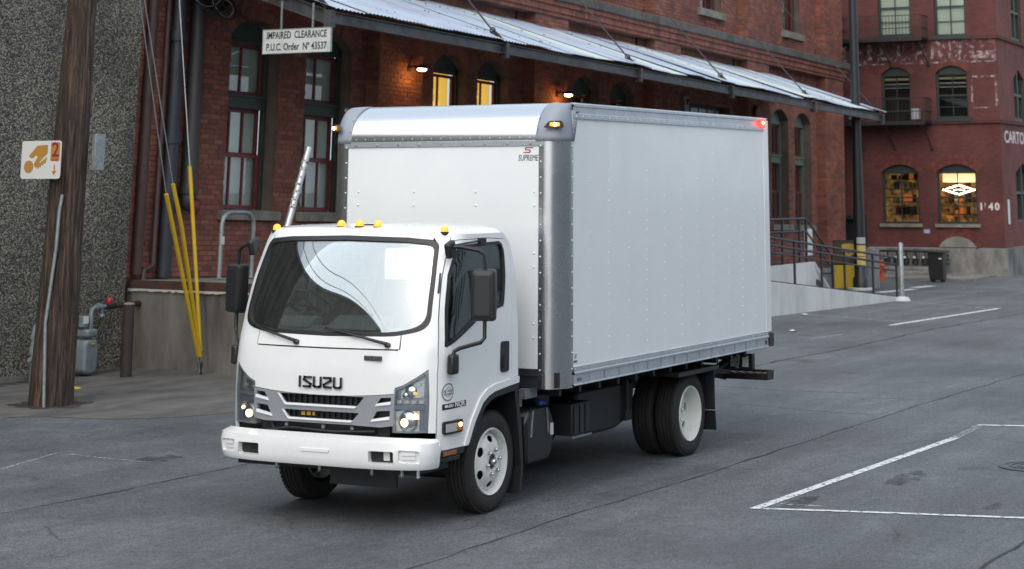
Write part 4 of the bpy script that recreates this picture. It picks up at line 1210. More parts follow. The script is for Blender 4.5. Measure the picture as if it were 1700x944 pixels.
# corner posts: rounded aluminium extrusions
for side in (1,-1):
    s_ = -side; prof = []
    prof.append((X0+.002, 1.015)); prof.append((X0-.010,1.015)); prof.append((X0-.010,1.06))
    for k in range(15):
        t = k/14*pi/2; prof.append((X0-.008+ra*(1-cos(t)), 1.062+(rb2+.006)*sin(t)))
    prof += [(X0+ra+.03,YW+.006),(X0+ra+.03,YW-.01)]
    b = MB(); n = len(prof)
    vs = [(x,y*s_,z) for z in (ZB-.012,3.05) for x,y in prof]; fs = [(i,i+1,n+i+1,n+i) if s_ < 0 else (i+1,i,n+i,n+i+1) for i in range(n-1)]
    b.add(vs, fs); cp = b.build('corner_post', M_ALU, TK, smooth=30)
    b = MB()
    for k in range(15):
        z = 1.08+k*.137
        b.dome((X0-.010,1.035*s_,z), .010, (-1,0,0), 8, 2); b.dome((X0+ra+.012,(YW+.006)*s_,z), .009, (0,s_,0), 8, 2)
    meta(b.build('post_rivets', M_ALU2, cp), kind='stuff')
# nose radius along the top front
prof = []; NR = .345
for k in range(13):
    t = k/12*pi/2; prof.append((X0-.012+NR*(1-cos(t))*1.1, 3.053+(ZT+.012-3.053)*sin(t)))
prof.append((1.25,ZT+.014)); n = len(prof)
b = MB(); ys = [1.0-2.0*k/10 for k in range(11)]
b.add([(x,y,z) for y in ys for x,z in prof], [(j*n+i,(j+1)*n+i,(j+1)*n+i+1,j*n+i+1)[::-1] for j in range(10) for i in range(n-1)])
nose = b.build('nose_cap', mat('satin_aluminium', (.78,.79,.80), .20, metal=1.0), TK, smooth=60)
b = MB()
for k in range(19): b.dome((X0-.010,.93-k*.103,3.075), .006, (-1,0,0), 6, 2)
meta(b.build('cap_rivets', M_ALU2, nose), kind='stuff')
# corner castings with marker lamps
for side in (1,-1):
    s_ = -side; rows = []
    J = 12; I = 12
    for j in range(J+1):                              # around the plan corner
        tj = j/J; row = []
        for i in range(I+1):                          # up and over
            t = i/I*pi/2
            # plan position
            if tj < .3: px, py = 0.0, .985+(tj/.3)*.085
            else:
                a = (tj-.3)/.7*pi/2; px, py = (ra+.03)*(1-cos(a)), 1.07+(YW+.012-1.07)*sin(a)
            rise = sin(t); back = (1-cos(t))
            k = back*(.36-.0*tj)
            x = X0-.016+max(px, 0)+k*(1-tj*.75)
            y = py - back*.05*tj
            z = 3.04+(ZT+.018-3.04)*rise*(1-.12*tj**2)
            row.append((x,y*s_,z))
        rows.append(row)
    b = MB(); n = I+1
    fs = []
    for j in range(J):
        for i in range(I):
            f = (j*n+i,(j+1)*n+i,(j+1)*n+i+1,j*n+i+1); fs.append(f if s_ < 0 else f[::-1])
    b.add([v for r_ in rows for v in r_], fs)
    # side cheek
    e = [( X0+ra+.012,(YW+.012)*s_,3.04),(X0+ra+.04,(YW+.012)*s_,3.04),(X0+ra+.12,(YW+.012)*s_,3.30),(X0+ra+.0,(YW+.0115)*s_,3.315)]
    b.add(e, [(0,1,2,3) if s_ < 0 else (3,2,1,0)])
    cc = b.build('corner_cap', M_CAPGREY, TK, smooth=60)
    md = cc.modifiers.new('s','SOLIDIFY'); md.thickness = .012; md.offset = -1
    b = MB()
    for y in (1.0,1.06,1.12): b.dome((X0-.02 + (0 if y < 1.08 else .02),y*s_,3.065), .008, (-1,0,0), 6, 2)
    for z, dx in ((3.15,.0),(3.25,.05)): b.dome((X0-.01+dx,1.0*s_,z), .008, (-1,0,.3), 6, 2)
    for z, dx in ((3.12,.0),(3.17,.01),(3.22,.02)): b.dome((X0+ra+.03+dx,(YW+.013)*s_,z), .007, (0,s_,0), 6, 2)
    meta(b.build('cap_bolts', M_GALV, cc), kind='stuff')
    c = Vector((X0+.02,1.15*s_,3.185)); ax = Vector((-.75,.65*s_,.1)).normalized(); M = basis(c, Vector((.65*-s_*-1,.75,0)) if False else Vector((.65,.75*s_,0)), (0,0,1))
    b = MB(); b.prism(round_poly([(-.10,-.03),(.09,-.03),(.07,.035),(-.05,.03)],.02,3), M if s_ < 0 else M, .03 if M.col[2][0] < 0 else -.03); ml = b.build('marker_lamp', mat('lamp_socket', (.06,.045,.03), .4), TK)
    o_ = .032 if M.col[2][0] < 0 else -.032
    b = MB(); b.obox(M @ Vector((.0,0,o_*1.1)), M.to_3x3() @ Vector((.045,0,0)), M.to_3x3() @ Vector((0,.017,0)), M.to_3x3() @ Vector((0,0,.012))); b.build('lamp_lens', M_AMBER, ml, bevel=.008)
    b = MB(); b.dome(M @ Vector((0,0,o_*1.4)), .017, M.to_3x3() @ Vector((0,0,1 if o_ > 0 else -1)), 10, 3); b.build('bulb', M_AMBERHOT, ml)
# side walls in sheets between rivet columns
cols = [X0+ra+.03,1.27,1.66,2.07,2.47,2.88,3.28,3.69,4.08,4.48,4.86,5.23,5.50]
for side in (1,-1):
    s_ = -side
    b = MB(); rv = MB(); r = random.Random(4)
    for i in range(len(cols)-1):
        a, c = cols[i], cols[i+1]; n = 5; vs = []; fs = []
        for k in range(n+1):
            t = k/n; bow = -.0007*4*t*(1-t)
            for zz in (1.085,1.7,2.3,2.9,3.275): vs.append((a+(c-a)*t, (YW+bow)*s_, zz))
        for k in range(n):
            for j in range(4):
                f = (k*5+j,(k+1)*5+j,(k+1)*5+j+1,k*5+j+1); fs.append(f if s_ < 0 else f[::-1])
        b.add(vs, fs)
        if i:
            st_ = .093 if i%2 == 0 else .16
            z = 1.12
            while z < 3.25: rv.dome((a,YW*s_,z), .0058, (0,s_,0), 6, 2); z += st_
    sw_ = b.build('side_wall', M_BOXWHITE, TK, smooth=30)
    meta(rv.build('rivets', M_BOXWHITE, sw_), kind='stuff')
    # rails
    pr = [(1.218,3.245),(1.236,3.245),(1.236,3.285),(1.226,3.295),(1.226,3.345),(1.238,3.352),(1.238,3.374),(1.20,3.386)]
    b = MB(); n = len(pr); x0, x1 = X0+ra+.02, 5.50
    b.add([(x,y*s_,z) for x in (x0,x1) for y,z in pr], [(i,n+i,n+i+1,i+1) if s_ < 0 else (i,i+1,n+i+1,n+i) for i in range(n-1)])
    tr = b.build('top_rail', M_ALU2, TK, smooth=30)
    b = MB(); x = x0+.05
    while x < x1: b.dome((x,1.236*s_,3.265), .008, (0,s_,0), 6, 2); x += .135
    meta(b.build('rail_rivets', M_ALU2, tr), kind='stuff')
    pr = [(1.205,ZB-.01),(1.24,ZB),(1.24,ZB+.006),(1.228,ZB+.012),(1.228,1.025),(1.243,1.032),(1.243,1.045),(1.232,1.05),(1.232,1.092),(1.218,1.096)]
    b = MB(); n = len(pr); x0, x1 = X0+ra+.032, 5.535
    b.add([(x,y*s_,z) for x in (x0,x1) for y,z in pr], [(i,n+i,n+i+1,i+1) if s_ < 0 else (i,i+1,n+i+1,n+i) for i in range(n-1)])
    br_ = b.build('bottom_rail', M_ALU2, TK, smooth=30)
    b = MB(); x = x0+.04
    while x < x1:
        b.dome((x,1.232*s_,1.07), .008, (0,s_,0), 6, 2); x += .15
    x = x0+.30
    while x < x1-.1:
        b.box((x-.012,1.2275*s_,.955),(x+.012,1.231*s_,1.02)); b.dome((x,1.231*s_,.965), .008, (0,s_,0), 6, 2); b.dome((x,1.231*s_,1.005), .008, (0,s_,0), 6, 2); x += .305
    meta(b.build('rail_rivets', M_GALV, br_), kind='stuff')
    b = MB(); b.box((x1-.09,1.2285*s_,.965),(x1-.045,1.236*s_,1.005)); b.build('side_reflector', M_REDDULL, br_)
    # rear frame post, black bumper block and lamps
    b = MB(); b.box((5.502,1.10*s_,1.08),(X1,1.226*s_,3.36)); b.build('rear_post', M_WHITE, TK, bevel=.01)
    b = MB(); b.box((5.54,1.08*s_,ZB-.005),(X1+.03,1.238*s_,1.078)); b.build('rear_corner_block', M_BLACK, TK, bevel=.008)
    b = MB(); b.box((5.36,1.2385*s_,3.27),(5.495,1.262*s_,3.37)); rl = b.build('rear_marker_lamp', M_RED, TK, bevel=.008)
    b = MB(); b.dome((5.41,1.262*s_,3.325), .018, (0,s_,0), 8, 3); b.build('bulb', M_REDHOT, rl)
b = MB(); b.box((5.50,-1.10,1.08),(5.60,1.10,3.24)); b.build('rear_door', M_BOXWHITE, TK)
b = MB(); b.box((5.502,-1.10,3.242),(X1,1.10,3.36)); b.build('rear_header', M_WHITE, TK, bevel=.01)
b = MB(); b.box((1.0,-1.215,3.37),(X1,1.215,3.387)); b.build('box_roof', M_ALU2, TK)
b = MB(); b.box((X0+.03,-1.19,ZB),(5.6,1.19,1.06)); b.build('box_floor', M_BLACKM, TK)
for k in range(12): 
    x = 1.0+k*.39; b = MB(); b.box((x,-1.05,ZB-.10),(x+.05,1.05,ZB-.001)); b.build('cross_sill', M_BLACKM, TK)
# names on the box
M = basis((X0-.001,-.905,2.893),(0,-1,0),(0,0,1)); b = MB(); text_mesh(b, 'SUPREME', .075, M, .0015, width=.205, shear=.18); b.build('box_lettering', mat('dark_print', (.03,.03,.035), .5), TK)
b = MB(); Mr = basis((X0-.002,-.900,2.962),(0,-1,0),(0,0,1))
strokes(b, [[(.05,.023),(-.016,.023),(-.027,.014),(-.021,.003),(.016,.003),(.025,-.006),(.018,-.019),(-.042,-.019)]], .008, Mr, .0015); b.build('box_emblem', mat('red_print', (.42,.03,.05), .5), TK)
b = MB(); text_mesh(b, 'SUPREME', .03, basis((.985,-YW-.0012,1.135),(1,0,0),(0,0,1)), .001, width=.075, shear=.15)
strokes(b, [[(.028,.014),(-.008,.014),(-.014,.006),(.010,-.002),(.006,-.012),(-.024,-.012)]], .005, basis((.99,-YW-.0012,1.18),(1,0,0),(0,0,1)), .001); b.build('small_lettering', mat('dark_print', (0,0,0)), TK)
b = MB(); strokes(b, [[(.04,.018),(-.012,.018),(-.02,.01),(-.014,.0),(.014,.0),(.02,-.01),(.012,-.02),(-.034,-.02)]], .007, basis((.995,-YW-.0135,3.285),(1,0,0),(0,0,1)), .001); b.build('cap_emblem', mat('dark_print', (0,0,0)), TK)
b = MB(); b.box((1.0,-1.2295,.967),(1.09,-1.2285,.995)); b.build('serial_plate', mat('plate_grey', (.12,.13,.14), .4), TK)

# ------------------------------------------------------------------ chassis
for y in (-.40,.40):
    b = MB(); b.box((-.9,y-.035,.62),(5.5,y+.035,.83)); b.build('frame_rail', M_BLACKM, TK)
b = MB(); b.box((.5,-.5,.83),(5.5,.5,.836)); b.build('subframe', M_BLACKM, TK)
b = MB(); b.tube([(0,-.84,.36),(0,-.5,.30),(0,.5,.30),(0,.84,.36)], .055, 10); b.build('front_axle', M_BLACKM, TK, smooth=40)
b = MB(); b.tube([(WB,-.80,.405),(WB,.80,.405)], .075, 12); b.dome((WB,0,.405), .2, (-1,0,0), 16, 5); b.dome((WB,0,.405), .2, (1,0,0), 16, 5); b.build('rear_axle', M_BLACKM, TK, smooth=40)
b = MB(); b.tube([(.6,0,.55),(WB,0,.44)], .05, 10); b.build('drive_shaft', M_BLACKM, TK, smooth=40)
for y in (-.48,.48):
    for x, z in ((0,.44),(WB,.52)):
        b = MB()
        for k in range(4): b.tube([(x-.62+k*.12,y,z+.16-k*.025),(x-.3,y,z+.05-k*.012),(x,y,z-k*.012),(x+.3,y,z+.05-k*.012),(x+.62-k*.12,y,z+.16-k*.025)], .022, 6)
        b.build('leaf_spring', M_BLACKM, TK)
b = MB(); b.box((-.45,-.36,.34),(.6,.36,.98)); b.build('engine_block', M_BLACKM, TK, bevel=.04)
# inner wheel well liners
for s_ in (-1,1):
    b = MB(); P = [(-.50,.60),(-.42,.76),(-.28,.88),(-.1,.94),(.12,.955),(.33,.94)]
    b.add([(x,1.02*s_,z) for x,z in P]+[(x,.5*s_,z) for x,z in P], [(i,i+1,len(P)+i+1,len(P)+i) for i in range(len(P)-1)]); b.build('wheel_liner', M_BLACK, TK)
    b = MB(); b.prism([(.30,.98),(.36,.98),(.44,.62),(.47,.30),(.44,.10),(.40,.10),(.43,.32),(.38,.62)], basis((0,.99 if s_ > 0 else -.70,0),(1,0,0),(0,0,1)), .29); b.build('front_mudflap', M_BLACK, TK)
    b = MB(); b.prism([(4.235,.80),(4.25,.80),(4.26,.42),(4.29,.20),(4.275,.20),(4.245,.42)], basis((0,1.14 if s_ > 0 else -.62,0),(1,0,0),(0,0,1)), .52); b.build('rear_mudflap', M_BLACK, TK)
    b = MB(); b.box((4.215,-1.15 if s_ < 0 else .62,.395),(4.26,-.62 if s_ < 0 else 1.15,.402)); b.build('mudflap_bar', M_GALV, TK)
    b = MB(); b.box((3.3,(-1.17 if s_ < 0 else .5),.80),(4.3,(-.5 if s_ < 0 else 1.17),.84)); b.build('wheel_house', M_BLACKM, TK)
# tanks and boxes along the near side
b = MB(); P = round_poly([(.62,.30),(1.02,.30),(1.10,.38),(1.12,.62),(1.02,.76),(.70,.76),(.60,.66)], .05, 4); b.prism(P, basis((0,-.60,0),(1,0,0),(0,0,1)), .34); dt = b.build('fluid_tank', mat('tank_plastic', (.012,.012,.013), .28), TK, bevel=.025)
b = MB(); b.lathe([(.045,0),(.045,.05),(.036,.06),(.0,.062)], frame_z((1.02,-.85,.735),(.25,-.3,1)), 14); b.build('tank_cap', mat('blue_cap', (.03,.10,.42), .4), dt, smooth=35)
for x in (.80,.97):
    b = MB(); b.beam((x-.08 if x < .9 else x,-.945,.74),(x+.03 if x > .9 else x-.12,-.948,.52),.004,.018,(0,1,0)); b.build('strap', M_GALV, dt)
b = MB(); b.box((1.045,-.935,.50),(1.10,-.944,.60)); b.build('tank_label', mat('white_label', (0,0,0)), dt)
b = MB(); b.lathe([(.05,0),(.05,.06),(.0,.062)], frame_z((.68,-.80,.77),(0,0,1)), 14); b.build('filler_neck', M_GALV, dt, smooth=35)
b = MB(); b.box((1.45,-.95,.44),(1.80,-.62,.72)); bb = b.build('battery_box', mat('box_plastic', (.016,.017,.018), .5), TK, bevel=.015)
for k in range(3):
    b = MB(); b.box((1.47+k*.11,-.962,.46),(1.55+k*.11,-.951,.70)); b.build('box_rib', mat('box_plastic', (0,0,0)), bb)
b = MB(); b.box((1.44,-.965,.425),(1.81,-.945,.437)); b.build('box_bracket', M_GALV, bb)
b = MB(); b.box((.40,-.82,.68),(.60,-.5,.86)); b.build('air_box', mat('dark_grey_box', (.022,.023,.025), .5), TK, bevel=.02)
b = MB(); b.box((1.15,-.75,.60),(1.40,-.5,.86)); b.build('filter_box', mat('dark_grey_box', (0,0,0)), TK, bevel=.02)
b = MB(); P = round_poly([(1.9,.78),(3.15,.78),(3.1,.45),(2.7,.36),(2.2,.36),(1.95,.46)], .08, 4); b.prism(P, basis((0,-.46,0),(1,0,0),(0,0,1)), .30); b.build('fuel_tank', M_BLACKM, TK, bevel=.03)
b = MB(); b.box((2.86,-.80,.42),(3.0,-.72,.52)); b.box((2.88,-.80,.52),(2.92,-.74,.8)); b.build('spring_hanger', M_BLACKM, TK)
r = random.Random(9)
for k in range(6):
    x = .5+k*.42; b = MB(); b.tube([(x,-.46,.80+r.uniform(-.05,.03)),(x+.2,-.50,.74+r.uniform(-.06,.06)),(x+.45,-.47,.78)], .012, 6); b.build('brake_line', M_BLACK, TK, smooth=40)
b = MB(); b.box((.62,-.92,.84),(.84,-.86,.925)); b.build('mounting_bracket', M_GALV, TK)
# rear step bumper, lamps
b = MB(); b.box((5.62,-1.18,.57),(5.80,1.18,.635)); b.box((5.62,-1.18,.635),(5.80,-1.172,.665)); b.box((5.62,1.172,.635),(5.80,1.18,.665)); b.box((5.792,-1.171,.635),(5.80,1.171,.665)); sb = b.build('step_bumper', M_BLACKM, TK)
b = MB()
for k in range(24): b.box((5.64,-1.15+k*.096,.636),(5.785,-1.09+k*.096,.643))
meta(b.build('step_tread', mat('rusty_tread', (.10,.06,.045), .7), sb), kind='stuff')
for y in (-.9,.9):
    b = MB(); b.beam((5.2,y*.5,.72),(5.68,y*.72,.585),.05,.07); b.beam((4.4,y*.78,.78),(5.64,y*.8,.64),.04,.05); b.build('bumper_arm', M_BLACKM, sb)
    b = MB(); b.box((5.38,y-.20 if y < 0 else y-.14,.70),(5.46,y+.14 if y < 0 else y+.20,.86)); lb = b.build('tail_lamp', M_BLACK, TK, bevel=.008)
    for k, m in ((-.12,'white_label'),(.02,'smoked_lens')):
        b = MB(); b.box((5.374,y+k-.035,.725),(5.382,y+k+.035,.84)); b.build('lamp_bracket', mat(m,(0,0,0)), lb)
b = MB()
for k in range(5): b.beam((5.16+k*.02,-1.02+k*.012,.87-k*.03),(5.24+k*.02,-1.0+k*.012,.84-k*.03),.03,.012)
b.build('spring_cleat', M_GALV, TK)
b = MB(); b.tube([(4.5,-.78,.60),(5.0,-.82,.72),(5.25,-.84,.78)], .04, 10); b.build('exhaust_pipe', M_BLACKM, TK, smooth=40)
# ------------------------------------------------------------------ awning on the warehouse
AW = thing('awning', 'long corrugated metal awning on steel beams hung from the warehouse by rods', 'awning', (13,-1.5,5.2), 'B')
M_CORR = mat('corrugated_zinc', (.46,.52,.62), .42, metal=.1, col2=(.34,.40,.50), vscale=1.3, island=.03, objrand=.09)
M_CORR2 = mat('yellowed_fibreglass', (.54,.60,.52), .5, col2=(.48,.55,.56), vscale=2.0)
M_BEAM = mat('dark_steel_beam', (.085,.088,.095), .5, metal=.3, col2=(.035,.035,.037), vscale=4)
A0, A1 = .3, 26.2; AWY, AWZ, AEY, AEZ = -.05, 6.42, -3.45, 5.26
RODS = [.35,5.65,11.05,15.75,20.95,26.1]
r = random.Random(5); s = A0; W = .86; k = 0
YEL = {10,14,19,23,27}
while s < A1-.05:
    e = min(s+W, A1); b = MB(); n = int((e-s+.04)/.0145); vs = []; fs = []
    nearrod = min(abs((s+e)/2-q) for q in RODS)
    drop = r.uniform(-.012,.012) + (.0 if nearrod > .6 else .03*(s > 8)); over = r.uniform(.0,.05)
    for i in range(n+1):
        x = s+(e-s+.04)*i/n; wv = .009*cos(2*pi*(x)/.105)
        for t in (0,.25,.5,.75,1.0):
            y = AWY+(AEY-over-AWY)*t; z = AWZ+(AEZ-AWZ)*t + wv + drop*t + .015*sin(x*1.7+t*3)*t*(1 if s > 8 else .3)
            vs.append((x,y,z+.012*(k%2)))
    for i in range(n):
        for j in range(4): fs.append((i*5+j,i*5+j+1,(i+1)*5+j+1,(i+1)*5+j))
    b.add(vs, fs); b.build('corrugated_sheet', M_CORR2 if k in YEL else M_CORR, AW, smooth=60)
    s = e; k += 1
b = MB(); r = random.Random(8)
for q in range(120):
    t = r.choice((.2,.5,.8)); x = r.uniform(A0,A1); b.dome((x,AWY+(AEY-AWY)*t,AWZ+(AEZ-AWZ)*t+.016), .018, (0,-.3,1), 5, 2)
meta(b.build('roof_screws', mat('rust_dark', (.03,.022,.018), .8), AW), kind='stuff')
def ibeam(b, p, q, h, w):
    b.beam(p, q, .012, h); d = Vector(q)-Vector(p)
    for z in (h/2,-h/2): b.beam(Vector(p)+Vector((0,0,z)), Vector(q)+Vector((0,0,z)), w, .014)
b = MB(); zb = AEZ-.16
ibeam(b, (A0,AEY+.08,zb+.03), (A1+.05,AEY+.08,zb+.03), .16, .09); b.build('front_beam', M_BEAM, AW)
for s in RODS:
    b = MB(); ibeam(b, (s,AEY+.10,zb+.03), (s,-.02,AWZ-.17), .20, .09); b.build('rake_beam', M_BEAM, AW)
    b = MB(); b.box((s-.05,AEY+.0,zb-.13),(s+.05,AEY+.14,zb+.13)); b.dome((s-.02,AEY-.001,zb-.05),.018,(0,-1,0),8,2); b.dome((s-.02,AEY-.001,zb+.05),.018,(0,-1,0),8,2); b.build('beam_bracket', M_BEAM, AW)
    top = (s,-.30,8.55); foot = (s,AEY+.32,AEZ+.20)
    b = MB(); b.tube([top,foot], .016, 8); b.build('hanger_rod', M_BLACKM, AW, smooth=40)
    b = MB(); b.tube([Vector(foot)+Vector((0,.05*cos(t),.05*sin(t))) for t in [j*pi/6 for j in range(12)]], .013, 6, closed=True)
    b.beam(foot, (s+.0,AEY+.12,AEZ+.02), .03, .07); b.build('rod_clevis', M_BLACKM, AW)
for y in (-.9,-1.8,-2.6):
    t = (y-AWY)/(AEY-AWY); z = AWZ+(AEZ-AWZ)*t-.07; b = MB(); b.box((A0,y-.03,z-.05),(A1,y+.03,z+.03)); b.build('purlin', M_BEAM, AW)

# clearance sign hung from the end beam
SG = thing('clearance_sign', 'white board reading IMPAIRED CLEARANCE hanging from the awning end beam', 'sign', (8.9,7.56,4.58))
M_SIGNW = mat('weathered_white_sign', (.62,.65,.64), .6, col2=(.46,.48,.46), vscale=6, vlo=.5, vhi=.75)
M_SIGNK = mat_faded_paint('worn_black_lettering', (.03,.03,.03), 9, .28, .42)
b = MB(); b.box((8.89,6.945,4.588),(8.91,8.175,4.948)); b.build('board', M_SIGNW, SG)
b = MB(); 
for (y0,y1,z0,z1) in ((6.94,8.18,4.583,4.593),(6.94,8.18,4.943,4.953),(6.94,6.95,4.59,4.95),(8.17,8.18,4.59,4.95)): b.box((8.884,y0,z0),(8.916,y1,z1))
b.build('board_edge', M_GALV, SG)
b = MB(); text_mesh(b, 'IMPAIRED  CLEARANCE', .15, basis((8.8885,7.56,4.855),(0,-1,0),(0,0,1)), .002, width=1.08, bold=.0025); text_mesh(b, 'P.U.C. Order  Nº 43537', .15, basis((8.8885,7.56,4.68),(0,-1,0),(0,0,1)), .002, width=1.09, bold=.0025); b.build('lettering', M_SIGNK, SG)
for y in (7.85,7.28):
    t = (10.45-y)/(3.45); b = MB(); b.box((8.893,y-.015,4.95),(8.907,y+.015,4.95+.42-.30*(t-.75))); b.build('hanger_strap', M_GALV, SG)

# wall lamps (lit)
M_LAMPGLOW = mat('lamp_glow', (1,.8,.4), .4, emit=(1.0,.66,.22), estr=14)
for s, z, lab in ((7.45,5.02,'lit amber wall lamp on the brick pier just left of the yellow windows'),(13.4,4.95,'lit amber wall lamp just above the front edge of the cargo box')):
    L_ = thing('wall_lamp', lab, 'lamp', (s,-PD,z), 'B', 'amber wall lamps under the awning')
    b = MB(); b.tube([(s,-PD,z+.02),(s,-PD-.12,z+.05),(s,-PD-.28,z+.02)], .018, 8); b.box((s-.05,-PD-.03,z-.05),(s+.05,-PD,z+.08)); b.build('bracket', M_BLACKM, L_)
    b = MB(); b.lathe([(.03,.07),(.05,.06),(.13,.0),(.135,-.01)], Matrix.Translation((s,-PD-.30,z)), 20, cap=False); b.build('shade', M_BLACKM, L_, smooth=40)
    b = MB(); b.lathe([(.085,.0),(.085,-.035),(.05,-.05),(.0,-.055)], Matrix.Translation((s,-PD-.30,z)), 20); b.build('lamp_glass', M_LAMPGLOW, L_, smooth=40)
    ld = bpy.data.lights.new('wall_lamp_light', 'POINT'); ld.energy = 5; ld.color = (1,.42,.07); ld.shadow_soft_size = .06
    lo = bpy.data.objects.new('wall_lamp_light', ld); COL.objects.link(lo); lo.parent = L_; lo.location = (0,-.30,-.13)
b = MB(); BL_ = thing('alarm_bell', 'round red alarm bell on the brick pier above the tail of the box', 'bell', (24.75,-PD,5.15), 'B')
b.lathe([(.05,0),(.05,.05),(.2,.05),(.21,.07),(.18,.12),(.0,.14)], frame_z((24.75,-PD-.012,5.22),(0,-1,0)), 24); b.build('gong', mat('dull_red', (.13,.02,.02), .5), BL_, smooth=40)
b = MB(); b.box((24.62,-PD-.05,5.0),(24.88,-PD-.01,5.44)); b.build('back_plate', M_BLACKM, BL_)
SB = thing('signal_box', 'small grey box with dark red lens by the freight door', 'signal box', (20.6,-.02,5.0), 'B')
b = MB(); b.box((20.45,-.16,5.0),(20.72,-.013,5.4)); b.build('housing', M_GALV, SB, bevel=.01)
b = MB(); b.dome((20.62,-.161,5.27), .075, (0,-1,0), 14, 3); b.build('lens', M_REDDULL, SB)
b = MB(); b.tube([(20.6,-.06,5.0),(20.6,-.06,3.8)], .03, 8); b.build('conduit', M_GALV, SB, smooth=40)

# ------------------------------------------------------------------ pipes on the left of the warehouse front
M_RUST = mat('rusty_steel', (0,0,0)); M_BLUEPIPE = mat('dark_blue_pipe', (.030,.036,.046), .5, col2=(.02,.023,.03), vscale=5)
M_REDPIPE = mat('brown_pipe_paint', (.065,.034,.028), .6, col2=(.04,.024,.022), vscale=6); M_GREYPIPE = mat('charcoal_pipe', (.035,.034,.036), .6)
def pipe(name, label, cat, pts, r, m, frame='B', extras=()):
    t = thing(name, label, cat, pts[-1], frame)
    b = MB(); b.tube(pts, r, 14); b.build('pipe_run', m, t, smooth=40)
    return t
t = pipe('rainwater_pipe', 'thin rusty brown pipe on the brick corner beside the pebble wall', 'pipe', [(.27,-.10,9),(.27,-.10,1.35)], .085, M_REDPIPE)
t = pipe('drain_pipe', 'slim brown pipe bending to the red valve at its foot', 'pipe', [(.66,-.09,9),(.66,-.09,1.52),(.62,-.10,1.46),(.50,-.12,1.44),(.40,-.14,1.42),(.36,-.16,1.36),(.36,-.2,1.02),(.33,-.22,.955),(.25,-.3,.94),(-.62,-.48,.925)], .042, M_REDPIPE)
t = pipe('soil_pipe', 'thick dark blue pipe running down the brick wall', 'pipe', [(.88,-.13,9),(.88,-.13,1.3)], .11, M_BLUEPIPE)
for z in (5.0,3.4): b = MB(); b.lathe([(.135,-.07),(.135,.07)], Matrix.Translation((.88,-.13,z)), 16); b.build('collar', M_BLUEPIPE, t, smooth=40)
t = pipe('standpipe', 'wide charcoal pipe with a red capped outlet halfway down the brick wall', 'pipe', [(1.33,-.15,9),(1.33,-.15,2.55),(1.30,-.2,2.42),(1.28,-.32,2.38)], .13, M_GREYPIPE)
b = MB(); b.lathe([(.11,0),(.11,.07),(.06,.09),(.0,.10)], frame_z((1.28,-.30,2.36),(.25,-1,-.1)), 16); b.build('red_cap', mat('dull_red', (0,0,0)), t, smooth=40)
b = MB(); b.lathe([(.16,-.05),(.16,.05)], Matrix.Translation((1.33,-.15,2.62)), 16); b.build('flange', M_GREYPIPE, t, smooth=40)

# coil of cables under the wire entry, upper left
CC = thing('cable_coil', 'tangle of looped black cables hanging on the brick wall above the left window', 'cables', (1.25,-.25,5.2), 'B')
r = random.Random(12); 
for k in range(15):
    R0 = r.uniform(.22,.50); R1 = R0*r.uniform(.42,.62); cx = 1.35+r.uniform(-.22,.25); cz_ = 5.62+r.uniform(-.10,.14); ph = r.uniform(-.3,.3); dd = -.30-r.uniform(0,.25)
    b = MB(); b.tube([(cx+R0*cos(a)*cos(ph)-R1*sin(a)*sin(ph), dd+.03*sin(2*a+k), cz_+R0*cos(a)*sin(ph)+R1*sin(a)*cos(ph)) for a in [j*2*pi/28 for j in range(28)]], r.choice((.008,.011,.014)), 6, closed=True)
    b.build('cable_loop', mat('pale_cable', (.35,.37,.38), .5) if k in (3,9) else (mat('blue_cable', (.05,.16,.32), .5) if k == 6 else M_BLACK), CC, smooth=60)
b = MB(); b.tube([(1.8,-.3,5.45),(2.3,-.12,5.62),(2.55,-.1,5.5),(2.9,-.08,5.38),(3.4,-.08,5.46)], .012, 6); b.build('cable_tail', M_BLACK, CC, smooth=60)

# ------------------------------------------------------------------ wooden utility pole with sign
UP = thing('utility_pole', 'weathered brown wooden utility pole rising past the pebble wall', 'pole', (4.46,7.91,0))
m, N, L, p = node_mat('weathered_wood')
tc = N.new('ShaderNodeTexCoord'); mp = N.new('ShaderNodeMapping'); mp.inputs['Scale'].default_value = (14,14,.8); L.new(tc.outputs['Object'], mp.inputs[0])
nz = N.new('ShaderNodeTexNoise'); nz.inputs['Scale'].default_value = 2.4; nz.inputs['Detail'].default_value = 8; nz.inputs['Roughness'].default_value = .7; nz.inputs['Distortion'].default_value = .6; L.new(mp.outputs[0], nz.inputs[0])
cr = N.new('ShaderNodeValToRGB'); e = cr.color_ramp.elements; e[0].position = .36; e[0].color = (.006,.005,.0045,1); e[1].position = .76; e[1].color = (.21,.135,.09,1); q = e.new(.5); q.color = (.045,.029,.021,1)
L.new(nz.outputs[0], cr.inputs[0]); L.new(cr.outputs[0], p.inputs['Base Color']); p.inputs['Roughness'].default_value = .88
bn = N.new('ShaderNodeBump'); bn.inputs['Strength'].default_value = .9; bn.inputs['Distance'].default_value = .03; L.new(nz.outputs[0], bn.inputs['Height']); L.new(bn.outputs[0], p.inputs['Normal'])
M_WOOD = m
b = MB(); n = 40; lv = 46; r = random.Random(1); vs = []
from mathutils import noise as mnoise
for i in range(lv+1):
    z = -.1+11.5*i/lv; R0 = .272-.0185*z; cy = 7.91-.032*z; cx = 4.46
    for k in range(n):
        a = 2*pi*k/n; d = 1+.055*mnoise.noise(Vector((3*cos(a),3*sin(a),z*.35)))+.03*mnoise.noise(Vector((9*cos(a),9*sin(a),z*1.2)))
        vs.append((cx+R0*d*cos(a),cy+R0*d*sin(a),z))
b.add(vs, [(i*n+k,i*n+(k+1)%n,(i+1)*n+(k+1)%n,(i+1)*n+k) for i in range(lv) for k in range(n)]); b.build('shaft', M_WOOD, UP, smooth=60)
